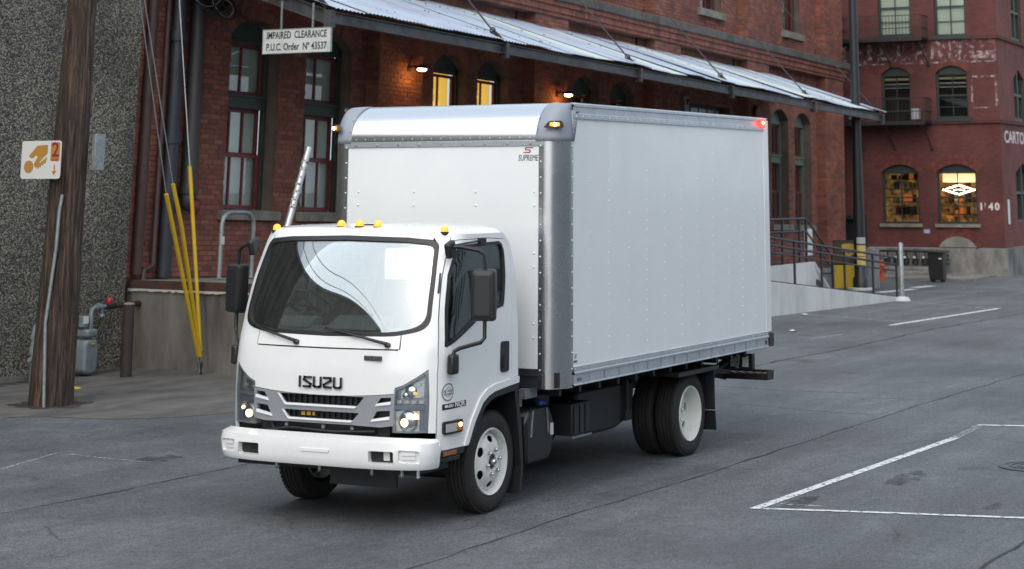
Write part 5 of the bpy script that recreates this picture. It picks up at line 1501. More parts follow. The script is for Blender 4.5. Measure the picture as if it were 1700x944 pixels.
b = MB(); b.tube([(4.20,7.78,.0),(4.19,7.82,1.0),(4.215,7.74,1.9),(4.215,7.72,2.35),(4.23,7.70,2.55)], .022, 8); b.build('conduit', M_GALV, UP, smooth=40)
b = MB(); b.box((4.52,7.46,2.85),(4.70,7.52,3.30)); b.build('back_sign', M_GALV, UP, bevel=.005)
PS = thing('parking_sign', 'white and orange parking sign with hand, coin and figure 2 on the wooden pole', 'sign', (4.12,7.98,2.75))
M = basis((4.13,7.985,2.98),(0,-1,0),(0,0,1))
b = MB(); b.prism(round_poly([(-.325,-.235),(.325,-.235),(.325,.235),(-.325,.235)],.045,4), M, .006); b.build('panel', mat('sign_white', (.68,.68,.66), .45), PS)
M2 = M @ Matrix.Translation((0,0,.0065)); OR = mat('sign_orange', (.45,.235,.045), .5); DR = mat('sign_maroon', (.28,.015,.04), .5)
b = MB(); b.prism(round_poly([(.155,-.02),(.305,-.02),(.305,.215),(.155,.215)],.02,3), M2, .001); 
arm = [(-.20,.05),(-.17,.02),(-.13,.02),(-.085,.055),(-.055,.035),(-.115,-.055),(-.085,-.10),(-.05,-.085),(-.02,-.03),(.03,.02),(.105,.075),(.105,.185),(-.07,.175)]
b.prism(arm, M2, .001)
b.prism([(-.195+.078*cos(t),-.085+.078*sin(t)) for t in [j*2*pi/24 for j in range(24)]], M2, .0012)
for k in range(4):
    cx, cy = -.035+k*.036, -.075+k*.022
    b.prism(round_poly([(cx-.022,cy-.035),(cx+.004,cy-.04),(cx+.03,cy+.035),(cx+.004,cy+.045)],.012,3), M2, .0008)
b.prism([(.225,-.195),(.265,-.14),(.238,-.14),(.238,-.06),(.216,-.06),(.216,-.14),(.188,-.14)], M2, .001)
b.build('orange_print', OR, PS)
b = MB(); text_mesh(b, '2', .25, M @ Matrix.Translation((.232,.115,.008)), .001, bold=.004); text_mesh(b, 'HOUR', .04, M @ Matrix.Translation((.232,.0,.008)), .001, width=.10); b.build('maroon_print', DR, PS)
b = MB(); b.box((4.136,7.96,2.80),(4.35,8.0,2.84)); b.build('sign_bracket', M_GALV, PS)
b = MB(); b.box((4.136,7.96,3.12),(4.35,8.0,3.16)); b.build('sign_bracket', M_GALV, PS)

# ------------------------------------------------------------------ guy wires with yellow guards
M_YEL = mat('yellow_plastic', (.62,.40,.012), .45, col2=(.55,.36,.02), vscale=4); M_WIRE = mat('guy_wire', (.42,.44,.46), .4, metal=.6)
def guy(label, a, g0, g1, top, bend=0.0):
    t = thing('guy_wire', label, 'guy wire', a, group='guy wires with yellow guards')
    a, g0, g1, top = map(Vector, (a,g0,g1,top))
    b = MB(); b.tube([a, g0, g1, top], .0085, 6); b.build('wire', M_WIRE, t, smooth=40)
    mid = g0.lerp(g1,.75)+Vector((0,bend,0)); b = MB(); b.tube([g0, g0.lerp(g1,.35)+Vector((0,bend*.4,0)), mid, g1], [.027,.029,.030,.030], 10); b.build('yellow_guard', M_YEL, t, smooth=40)
A = Vector((8.30,8.642,.03)); d1 = Vector((6.024,8.138,5.152))-Vector((7.045,8.365,2.543)); d2 = Vector((6.159,8.168,5.165))-Vector((7.229,8.406,2.683))
guy('guy wire with the leftmost of the three yellow guards', A, (8.24,8.630,.27), (7.045,8.365,2.543), Vector((7.045,8.365,2.543))+d1*2.3)
guy('guy wire with the middle yellow guard, bent near its top', A+Vector((.05,.0,0)), (8.26,8.61,.26), (7.229,8.406,2.683), Vector((7.229,8.406,2.683))+d2*2.25, -.035)
guy('guy wire with the rightmost, nearly upright yellow guard', A+Vector((.1,.05,0)), (8.40,8.72,.32), (8.4,9.059,2.937), (8.4,9.70,7.75))
b = MB(); AN = thing('guy_anchor', 'dark iron anchor rod where the three guy wires meet the ground', 'anchor', (8.33,8.65,0))
b.tube([(8.36,8.66,-.1),(8.30,8.64,.16),(8.26,8.63,.30)], .02, 8); b.tube([(8.30+.0*cos(t),8.64+.035*cos(t),.15+.05*sin(t)) for t in [j*pi/6 for j in range(12)]], .012, 6, closed=True); b.build('anchor_rod', M_BLACKM, AN, smooth=40)
# overhead service wires along the street (seen in the windscreen)
for y0, z0, lab in ((7.6,8.6,'lower overhead wire running along the street from the wooden pole'),(7.9,9.6,'upper overhead wire running along the street from the wooden pole')):
    b = MB(); b.tube([(4.4-k*2.2,y0-.02*k,z0-.9*(1-((k-10)/10)**2)*.6) for k in range(21)], .018, 6)
    o = b.build('overhead_wire', M_BLACK, None, smooth=40); meta(o, lab, 'wire', 'overhead wires')

# ------------------------------------------------------------------ gas meter, pipes, bollards
GM = thing('gas_meter', 'grey gas meter with pipes against the pebble wall behind the pole', 'gas meter', (7.7,10.1,0))
M_METER = mat('meter_grey', (.19,.23,.245), .5, col2=(.14,.17,.18), vscale=6)
P = round_poly([(-.145,.06),(-.08,.0),(.08,.0),(.145,.06),(.145,.40),(.11,.48),(-.11,.48),(-.145,.40)],.05,4)
b = MB(); b.prism(P, basis((7.44,10.16,.03),(1,0,0),(0,0,1)), .26); b.build('meter_body', M_METER, GM, bevel=.04)
b = MB(); b.box((7.33,9.895,.54),(7.55,10.12,.65)); b.build('meter_top', M_METER, GM, bevel=.03)
b = MB(); b.box((7.30,9.97,.68),(7.42,10.05,.84)); b.build('index_box', M_METER, GM, bevel=.01)
b = MB(); b.box((7.31,9.962,.73),(7.41,9.969,.83)); b.build('meter_face', mat('white_label', (0,0,0)), GM)
b = MB(); b.box((7.42,9.882,.44),(7.48,9.896,.46)); b.build('meter_sticker', M_YEL, GM)
b = MB(); b.tube([(7.50,10.0,.62),(7.50,10.0,.86),(7.52,10.0,.92),(7.58,10.0,.945),(7.84,10.02,.945)], .032, 10); b.tube([(7.72,10.0,.945),(7.72,10.0,.86)], .026, 8); b.dome((7.72,10.0,.81),.05,(0,0,1),10,3); b.lathe([(.05,-.04),(.05,.04)], frame_z((7.64,10.0,.945),(1,0,0)), 12); b.build('meter_pipe', M_METER, GM, smooth=40)
b = MB(); b.lathe([(.038,0),(.044,.02),(.044,.06),(.03,.075),(.026,.10),(.0,.105)], Matrix.Translation((7.87,10.0,.965)), 14); b.build('red_valve_cap', mat('bright_red', (.42,.02,.03), .4), GM, smooth=40)
b = MB(); b.tube([(7.81,10.0,.945),(7.98,10.02,.94)], .045, 10); b.build('black_valve', M_BLACK, GM, smooth=40)
b = MB(); b.tube([(7.2,10.14,.79),(6.62,10.14,.79),(6.53,10.12,.75),(6.49,10.12,.66),(6.49,10.12,-.05)], .035, 10); b.lathe([(.055,-.05),(.055,.05)], Matrix.Translation((6.49,10.12,.42)), 12); b.lathe([(.05,-.03),(.05,.03)], Matrix.Translation((6.49,10.12,.60)), 12); b.tube([(6.49,10.12,.30),(6.40,10.10,.30)], .03, 8); b.build('inlet_pipe', M_METER, GM, smooth=40)
M_BOL = mat('dark_bollard', (.045,.032,.03), .7, col2=(.03,.024,.024), vscale=5, bump=.2, bscale=30)
for (x,y,h,lab) in ((7.59,9.39,1.0,'dark steel bollard with pale top between the gas meter and the dock'),(6.29,9.30,1.0,'dark steel bollard half hidden behind the wooden pole')):
    t = thing('bollard', lab, 'bollard', (x,y,0), group='bollards by the gas meter')
    b = MB(); b.lathe([(.080,-.05),(.078,h)], Matrix.Translation((x,y,0)), 20); b.build('post', M_BOL, t, smooth=40)
    b = MB(); b.lathe([(.081,h),(.07,h+.018),(.0,h+.03)], Matrix.Translation((x,y,0)), 20, cap=False); b.build('cap', M_CONC, t, smooth=40)

# bike rack on the dock, leaning pole
BK = thing('bike_rack', 'galvanised hoop bike rack standing on the dock below the left window', 'bike rack', (2.05,-.62,1.28), 'B')
b = MB(); b.tube([(1.62,-.62,1.28),(1.62,-.62,2.10),(1.65,-.62,2.20),(1.74,-.62,2.28),(1.86,-.62,2.30),(2.20,-.62,2.30),(2.32,-.62,2.28),(2.41,-.62,2.20),(2.44,-.62,2.10),(2.44,-.62,1.28)], .038, 12); b.build('hoop', M_GALV, BK, smooth=40)
for x in (1.52,2.34): b = MB(); b.box((x,-.72,1.275),(x+.2,-.52,1.29)); b.build('foot_plate', M_GALV, BK)
b = MB(); b.box((1.585,-.662,1.80),(1.655,-.655,1.92)); b.build('sticker', mat('white_label', (0,0,0)), BK)
LP = thing('leaning_pole', 'bare aluminium pole with worn stickers leaning up behind the cab roof', 'pole', (8.95,8.2,1.2))
p0 = Vector((8.98,7.95,1.20)); p1 = Vector((9.91,8.0,3.22))
b = MB(); b.tube([p0,p0.lerp(p1,.35),p1], .052, 14); b.build('tube', mat('raw_aluminium', (.55,.57,.58), .4, metal=.7), LP, smooth=40)
r = random.Random(6)
for k in range(7):
    t = .55+.055*k; c = p0.lerp(p1,t); b = MB(); M = frame_z(c, p1-p0); b.lathe([(.0535,0),(.0535,r.uniform(.03,.07))], M, 14, cap=False); b.build('sticker_band', mat('worn_sticker', (.6,.6,.58), .6, col2=(.06,.06,.06), vscale=30, vlo=.48, vhi=.55), LP)

# ------------------------------------------------------------------ ramp, railings, stair
RL, RR = Vector((23.0,5.79,0)), Vector((29.6,5.09,0)); rd_ = (RR-RL).normalized(); rn = Vector((-rd_.y,rd_.x,0))
def rp(s, z, o=0.0): q = RL+rd_*(s-.0+.29)+rn*o; return Vector((q.x,q.y,z))
RP = thing('access_ramp', 'pale concrete access ramp sloping down to the street behind the box', 'ramp', (26,6,0))
S0, S1 = -8.0, 6.45
def rz(s): return .69-(s)*.0965
b = MB()
for (o0,o1,dzz) in ((0,.18,0),(1.5,1.68,0)):
    b.add([rp(S0,-.2,o0),rp(S1,-.2,o0),rp(S1,rz(S1),o0),rp(S0,rz(S0),o0),rp(S0,-.2,o1),rp(S1,-.2,o1),rp(S1,rz(S1),o1),rp(S0,rz(S0),o1)], [(0,1,2,3),(5,4,7,6),(3,2,6,7),(1,5,6,2),(4,0,3,7)])
b.build('ramp_wall', M_CONCPALE, RP, bevel=.01)
b = MB(); b.add([rp(S0,rz(S0)-.12,.18),rp(S1+.3,-.02,.18),rp(S1+.3,-.02,1.5),rp(S0,rz(S0)-.12,1.5)], [(0,1,2,3)]); b.build('ramp_surface', M_CONC, RP)
b = MB(); b.box((29.5,5.0,-.05),(30.1,5.35,.06)); b.build('ramp_toe', M_CONCPALE, RP, bevel=.02)
RA = thing('ramp_railing', 'black steel railing with sloping rails along the access ramp', 'railing', (26,5.5,.3))
M_RAIL = mat('black_rail_paint', (.018,.020,.024), .4)
for (h,r_) in ((.90,.026),(.745,.026),(.60,.018),(.02,.012)):
    b = MB(); b.tube([rp(-6,rz(-6)+h,.09),rp(S1-.06,rz(S1-.06)+h,.09)], r_, 8); b.build('rail', M_RAIL, RA, smooth=40)
for s in (-3.9,-2.6,-1.3,0.02,1.21,2.50,3.65,5.14,6.45):
    b = MB(); q = rp(s,0,.09); b.box((q.x-.022,q.y-.022,rz(s)-.05),(q.x+.022,q.y+.022,rz(s)+.90)); b.build('post', M_RAIL, RA)
GP = thing('steel_bollard', 'tall galvanised steel post at the low end of the ramp railing', 'post', (29.62,5.02,0))
b = MB(); b.lathe([(.055,-.05),(.055,1.29),(.035,1.32),(.0,1.325)], Matrix.Translation((29.62,5.02,0)), 16); b.build('post', M_GALV, GP, smooth=40)
b = MB(); b.lathe([(.2,0),(.17,.05),(.09,.09),(.07,.1)], Matrix.Translation((29.62,5.02,0)), 16); b.build('concrete_collar', M_CONCPALE, GP, smooth=40)
# landing and stair behind the ramp
ST = thing('dock_stair', 'pale landing wall with a short stair at the far end of the dock', 'stair', (29,7.3,0))
b = MB(); b.box((24.0,7.05,-.2),(29.3,7.14,.86)); b.build('landing_wall', M_CONCPALE, ST)
for k in range(4):
    b = MB(); b.box((29.31+k*.32,7.10,-.2),(29.63+k*.32,8.3,.66-.19*k)); b.build('step', M_CONCPALE, ST)
b = MB(); b.prism([(29.3,.05),(30.5,.05),(30.5,.12),(29.35,.86),(29.3,.86)], basis((0,7.09,0),(1,0,0),(0,0,1)), .03); b.build('stair_string', M_CONCPALE, ST)
b = MB()
for k in range(6): b.beam((29.35+k*.16,7.055,.78-.10*k),(29.75+k*.16,7.055,.20-.10*k+.10),.008,.012)
b.build('stair_grooves', M_GALV, ST)
b = MB(); b.prism([(29.38,.46),(29.66,.40),(29.72,.12),(29.55,.12),(29.55,.30),(29.38,.33)], basis((0,7.052,0),(1,0,0),(0,0,1)), .012); b.build('black_bracket', M_BLACKM, ST)
SR = thing('stair_railing', 'black railing on the landing that drops with the stair', 'railing', (28,7.1,.9))
b = MB(); b.tube([(24,7.12,1.90),(28.95,7.12,1.87),(30.75,7.12,.92)], .03, 8); b.build('rail', M_RAIL, SR, smooth=40)
b = MB(); b.tube([(24,7.12,1.62),(28.95,7.12,1.58),(30.6,7.12,.70)], .022, 8); b.build('rail', M_RAIL, SR, smooth=40)
b = MB(); b.tube([(24,7.12,1.15),(28.95,7.12,1.12)], .02, 8); b.build('rail', M_RAIL, SR, smooth=40)
for x, z in ((25.9,1.88),(27.4,1.88),(28.5,1.87),(28.95,1.87)):
    b = MB(); b.box((x-.025,7.095,.82),(x+.025,7.145,z)); b.build('post', M_RAIL, SR)
b = MB(); b.box((30.7,7.095,0),(30.75,7.145,.95)); b.build('post', M_RAIL, SR)
NS = thing('notice_board', 'white notice board hung on the stair railing', 'notice', (29.3,7.3,1.0)); b = MB(); b.box((29.25,7.26,1.0),(29.75,7.28,1.62)); b.build('board', mat('sign_white', (0,0,0)), NS)
b = MB(); b.tube([(29.3,7.27,1.6),(29.3,7.27,1.75)], .012, 6); b.build('hook', M_GALV, NS)

# parcel drop box
UB = thing('parcel_drop_box', 'brown and yellow parcel drop box beside the lamp post', 'drop box', (34.3,7.95,0))
M_BROWN = mat('drop_box_brown', (.05,.032,.014), .5); M_UYEL = mat('drop_box_yellow', (.55,.36,.02), .5); M_UGOLD = mat('gold_print', (.6,.40,.06), .45)
bx = basis((34.3,7.95,0),(.62,-.78,0),(0,0,1)); ux, uy = Vector((.33,-.944,0)), Vector((.944,.33,0))
b = MB(); b.obox((34.3,7.95,.30), ux*.40, uy*.30, Vector((0,0,.30))); b.build('lower_body', M_UYEL, UB, bevel=.02)
b = MB(); b.obox((34.3,7.95,.91), ux*.41, uy*.31, Vector((0,0,.305))); ubx = b.build('upper_body', M_BROWN, UB, bevel=.02)
M = basis(Vector((34.3,7.95,.98))-uy*.313, ux, (0,0,1)); b = MB()
sh = [(-.24,.20),(0,.23),(.24,.20),(.24,-.02),(.18,-.13),(0,-.22),(-.18,-.13),(-.24,-.02)]
b.prism([(x*.75,y*.75) for x,y in sh][::-1], M, .004); b.build('shield_emblem', M_UGOLD, UB)
b = MB(); text_mesh(b, 'ups', .18, M @ Matrix.Translation((0,-.01,.006)), .002, width=.24, bold=.004); b.build('emblem_text', M_BROWN, UB)
b = MB(); b.obox(Vector((34.3,7.95,.5))+ux*.62, ux*.17, uy*.24, Vector((0,0,.5))); b.build('side_cabinet', mat('cabinet_grey', (.16,.17,.18), .5), UB, bevel=.015)

# lamp post with yellow posters
LM = thing('lamp_post', 'tall black lamp post with yellow notices taped to it', 'lamp post', (33.65,7.42,0))
b = MB(); b.lathe([(.20,-.05),(.20,.28),(.155,.34),(.15,1.2),(.125,3.0),(.105,9.0),(.10,12)], Matrix.Translation((33.65,7.42,0)), 20); b.build('shaft', mat('black_post_paint', (.016,.018,.022), .4), LM, smooth=40)
b = MB(); b.lathe([(.34,-.05),(.34,.05),(.22,.06)], Matrix.Translation((33.65,7.42,0)), 20); b.build('footing', M_CONCPALE, LM)
for (z0,z1,m) in ((.85,1.12,'yellow'),(.62,.83,'yellow'),(1.16,1.32,'white')):
    vs = []; 
    for k in range(7):
        a = radians(170+k*17); vs += [(33.65+.157*cos(a),7.42+.157*sin(a),z0),(33.65+.157*cos(a),7.42+.157*sin(a),z1)]
    b = MB(); b.add(vs, [(2*k,2*k+2,2*k+3,2*k+1) for k in range(6)]); b.build('taped_notice', mat('yellow_paper', (.62,.45,.10), .8, col2=(.5,.38,.12), vscale=9) if m == 'yellow' else mat('grey_paper', (.4,.4,.42), .8), LM)

# hydrant, bin
HY = thing('fire_hydrant', 'orange fire hydrant on the far pavement', 'hydrant', (38.35,8.43,0)); M_HY = mat('hydrant_orange', (.50,.085,.02), .5, col2=(.40,.06,.02), vscale=7)
T = Matrix.Translation((38.35,8.43,0))
b = MB(); b.lathe([(.13,0),(.13,.05),(.10,.06),(.10,.38),(.13,.40),(.13,.43),(.11,.44),(.09,.50),(.05,.54),(.03,.58),(.0,.585)], T, 20); b.build('barrel', M_HY, HY, smooth=35)
for a in (pi,pi/2,-pi/2): b = MB(); b.lathe([(.06,.08),(.06,.16),(.035,.17),(.0,.175)], T @ Matrix.Translation((0,0,.30)) @ Matrix.Rotation(a,4,'Z') @ Matrix.Rotation(pi/2,4,'Y'), 12); b.build('outlet_cap', M_HY, HY, smooth=35)
BN = thing('litter_bin', 'black square litter bin on the far pavement', 'bin', (38.4,6.8,0))
b = MB(); b.obox((38.4,6.8,.42),(.20,0,0),(0,.23,0),(0,0,.36))
for v in b.v:
    if v.z < .3: v.x = 38.4+(v.x-38.4)*.86; v.y = 6.8+(v.y-6.8)*.86
b.build('bin_body', M_BLACK, BN, bevel=.02)
b = MB(); b.box((38.17,6.54,.78),(38.63,7.06,.83)); b.box((38.28,6.62,.0),(38.34,6.70,.06)); b.box((38.28,6.90,.0),(38.34,6.98,.06)); b.box((38.46,6.62,.0),(38.52,6.70,.06)); b.box((38.46,6.90,.0),(38.52,6.98,.06)); b.build('bin_lid', M_BLACK, BN, bevel=.01)
b = MB(); b.box((38.192,6.62,.62),(38.198,6.70,.66)); b.build('sticker', mat('white_label', (0,0,0)), BN)

# ------------------------------------------------------------------ corner brick building across the side street
CB = thing('corner_brick_building', 'dark red brick corner building with fire escapes and ghost lettering across the side street', 'building', (42.3,8,0))
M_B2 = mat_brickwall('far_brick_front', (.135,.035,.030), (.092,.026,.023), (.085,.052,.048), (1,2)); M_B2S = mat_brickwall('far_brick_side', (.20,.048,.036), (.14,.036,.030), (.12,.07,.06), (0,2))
XB = 42.3; YC = 5.90
O2 = [(9.60,8.55,7.16,8.9,0.0,'up'),(7.80,6.82,7.10,8.9,0.0,'up'),(9.56,8.63,4.50,5.98,.22,'mid'),(7.83,6.84,4.62,5.98,.22,'mid'),(9.64,8.47,1.50,3.02,.24,'low'),(7.91,6.68,1.50,3.02,.24,'low'),(10.9,10.22,-.2,1.62,0.0,'door'),(7.90,6.76,-.2,.82,.32,'vault')]
w = MB(); O2c = [(min(a,b_),max(a,b_),z0,zs,ri) for a,b_,z0,zs,ri,_ in O2]
ys = sorted(set([YC,14.5]+[v for o in O2c for v in o[:2]])); ZT2 = 11
for i in range(len(ys)-1):
    a, c = ys[i], ys[i+1]; m_ = (a+c)/2; z = .80 if True else 0
    ops = sorted([o for o in O2c if o[0] <= m_ <= o[1]], key=lambda o:o[2])
    for o in ops:
        if o[2] > z: w.add([(XB,c,z),(XB,a,z),(XB,a,o[2]),(XB,c,o[2])], [(0,1,2,3)])
        z = o[3]+o[4]
        if o[4] > 0:
            for k in range(10):
                y0 = a+(c-a)*k/10; y1 = a+(c-a)*(k+1)/10
                w.add([(XB,y1,arch_z(o,y1)),(XB,y0,arch_z(o,y0)),(XB,y0,z),(XB,y1,z)], [(0,1,2,3)])
    w.add([(XB,c,z),(XB,a,z),(XB,a,ZT2),(XB,c,ZT2)], [(0,1,2,3)])
for o in O2c:
    n_ = 10 if o[4] else 1; ring = [(o[1],o[2]),(o[0],o[2])]+[(o[0]+(o[1]-o[0])*k/n_, arch_z(o,o[0]+(o[1]-o[0])*k/n_)) for k in range(n_+1)]; n = len(ring)
    w.add([(XB,y,z) for y,z in ring]+[(XB+.2,y,z) for y,z in ring], [((i+1)%n,i,n+i,n+(i+1)%n) for i in range(n)])
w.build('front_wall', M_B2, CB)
sd = Vector((cos(radians(3)),sin(radians(3)),0)); cpt = Vector((XB,YC,0)); L2 = 16
P, F = tri_region([(.03,.8),(L2,.8),(L2,ZT2),(.03,ZT2)], [[(2.0,1.5),(4.2,1.5),(4.2,3.0),(3.1,3.3),(2.0,3.0)],[(2.3,4.6),(3.9,4.6),(3.9,5.9),(3.1,6.2),(2.3,5.9)],[(2.4,7.1),(3.9,7.1),(3.9,8.9),(2.4,8.9)]], 1.0)
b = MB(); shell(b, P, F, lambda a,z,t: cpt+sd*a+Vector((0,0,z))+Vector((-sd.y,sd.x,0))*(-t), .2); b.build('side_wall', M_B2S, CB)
for (a0,a1,z0,z1) in ((2.0,4.2,1.5,3.3),(2.3,3.9,4.6,6.2),(2.4,3.9,7.1,8.9)):
    b = MB(); 
    def sp(a,z,o): return cpt+sd*a+Vector((0,0,z))+Vector((-sd.y,sd.x,0))*o
    b.add([sp(a0,z0,.15),sp(a1,z0,.15),sp(a1,z1,.15),sp(a0,z1,.15)], [(0,1,2,3)]); b.build('pane', mat('dark_far_glass', (.03,.035,.035), .1, coat=.5), CB)
    b = MB(); 
    for a in (a0+.05,(a0+a1)/2,a1-.05): b.beam(sp(a,z0,.10),sp(a,z1,.10),.10,.10,(1,0,0))
    b.beam(sp(a0,(z0+z1)/2,.10),sp(a1,(z0+z1)/2,.10),.08,.08); b.beam(sp(a0,z0+.05,.10),sp(a1,z0+.05,.10),.08,.08); b.build('window_frame', M_GREEN, CB)
b = MB(); b.add([(XB,YC+.01,ZT2),(XB+16,YC+.8,ZT2),(XB+16,14.5,ZT2),(XB,14.5,ZT2)], [(0,1,2,3)]); b.build('roof', M_STONE, CB)
# concrete base with recessed vault arch
b = MB(); M_BASE = mat('stained_base_concrete', (.27,.265,.245), .85, col2=(.10,.098,.09), vscale=1.3, stretch=(1,1,.5), bump=.3, bscale=15)
b.box((XB-.07,7.92,-.2),(XB,10.22,.78)); b.box((XB-.07,YC-.07,-.2),(XB,6.76,.78)); b.box((XB-.03,6.762,-.2),(XB+.1,7.918,.82))
for k in range(8):
    y0 = 6.762+1.156*k/8; y1 = 6.762+1.156*(k+1)/8; o = (6.76,7.92,0,.82,.32)
    b.add([(XB-.03,y1,.8),(XB-.03,y0,.8),(XB-.03,y0,arch_z(o,y0)),(XB-.03,y1,arch_z(o,y1))], [(0,1,2,3)])
b.build('base_course', M_BASE, CB)
b = MB(); vv = [cpt+Vector((-.07,-.07,0)), cpt+sd*L2+Vector((0,-.07,0))]; b.beam(cpt+Vector((-.07,-.03,.30)), cpt+sd*L2+Vector((0,-.03,.30)), .08, .98); b.build('base_course', M_BASE, CB)
# soldier arches, string courses
for o in O2c:
    if not o[4]: continue
    a,c_,z0,zs,rise = o; h = (c_-a)/2; R = (h*h+rise*rise)/(2*rise); cc_ = (a+c_)/2; zc = zs-(R-rise); th = math.asin(min(1,h/R)); ab = MB()
    for rw in range(2 if zs < 3.2 else 1):
        R_ = R+.15*rw; n = int(2*th*R_/.066)
        for k in range(n):
            t0 = -th*1.04+2.08*th*k/n+.004/R_; t1 = -th*1.04+2.08*th*(k+1)/n-.004/R_
            P4 = [(cc_+q*sin(t),zc+q*cos(t)) for q,t in ((R_,t0),(R_,t1),(R_+.14,t1),(R_+.14,t0))]
            ab.add([(XB-.016,y,z) for y,z in P4]+[(XB+.01,y,z) for y,z in P4], [(0,1,2,3),(0,4,5,1),(1,5,6,2),(2,6,7,3),(3,7,4,0)])
    ab.build('window_arch', mat('far_arch_brick', (.14,.038,.032), .88, island=.22), CB)
for z0, z1, d in ((6.98,7.08,.06),(4.46,4.56,.06)):
    b = MB(); b.box((XB-d,YC-d,z0),(XB-.001,14.5,z1)); b.build('string_course', mat('far_course', (.10,.032,.028), .9, col2=(.07,.025,.022), vscale=3), CB)
    b = MB(); b.beam(cpt+Vector((-.0,-d/2,(z0+z1)/2)), cpt+sd*L2+Vector((0,-d/2,(z0+z1)/2)), d, z1-z0); b.build('string_course', mat('far_course', (0,0,0)), CB)
M_SHOP = None
def shop_mat():
    m, N, L, p = node_mat('shop_interior')
    tc = N.new('ShaderNodeTexCoord'); n1 = N.new('ShaderNodeTexNoise'); n1.inputs['Scale'].default_value = 5; n1.inputs['Detail'].default_value = 4; L.new(tc.outputs['Object'], n1.inputs[0])
    cr = N.new('ShaderNodeValToRGB'); e = cr.color_ramp.elements; e[0].position = .35; e[0].color = (.06,.028,.01,1); e[1].position = .7; e[1].color = (.75,.42,.12,1); L.new(n1.outputs[0], cr.inputs[0])
    L.new(cr.outputs[0], p.inputs['Base Color']); L.new(cr.outputs[0], p.inputs['Emission Color']); p.inputs['Emission Strength'].default_value = .2
    return m
M_SHOP = shop_mat(); M_FPANE = glass('far_pane', (.85,.88,.86), .05, .02, .8); M_FG = mat('dark_green_frame', (.022,.036,.032), .5)
def bars(b, y0, y1, z0, z1, cols, rows, x, t=.045, e=.07):
    b.box((x,y0,z0),(x+.06,y0+e,z1)); b.box((x,y1-e,z0),(x+.06,y1,z1)); b.box((x+.001,y0+e,z0),(x+.059,y1-e,z0+e)); b.box((x+.001,y0+e,z1-e),(x+.059,y1-e,z1))
    for i in range(1,cols): yy = y0+(y1-y0)*i/cols; b.box((x+.005,yy-t/2,z0+e),(x+.055,yy+t/2,z1-e))
    for j in range(1,rows): zz = z0+(z1-z0)*j/rows; b.box((x+.008,y0+e,zz-t/2),(x+.052,y1-e,zz+t/2))
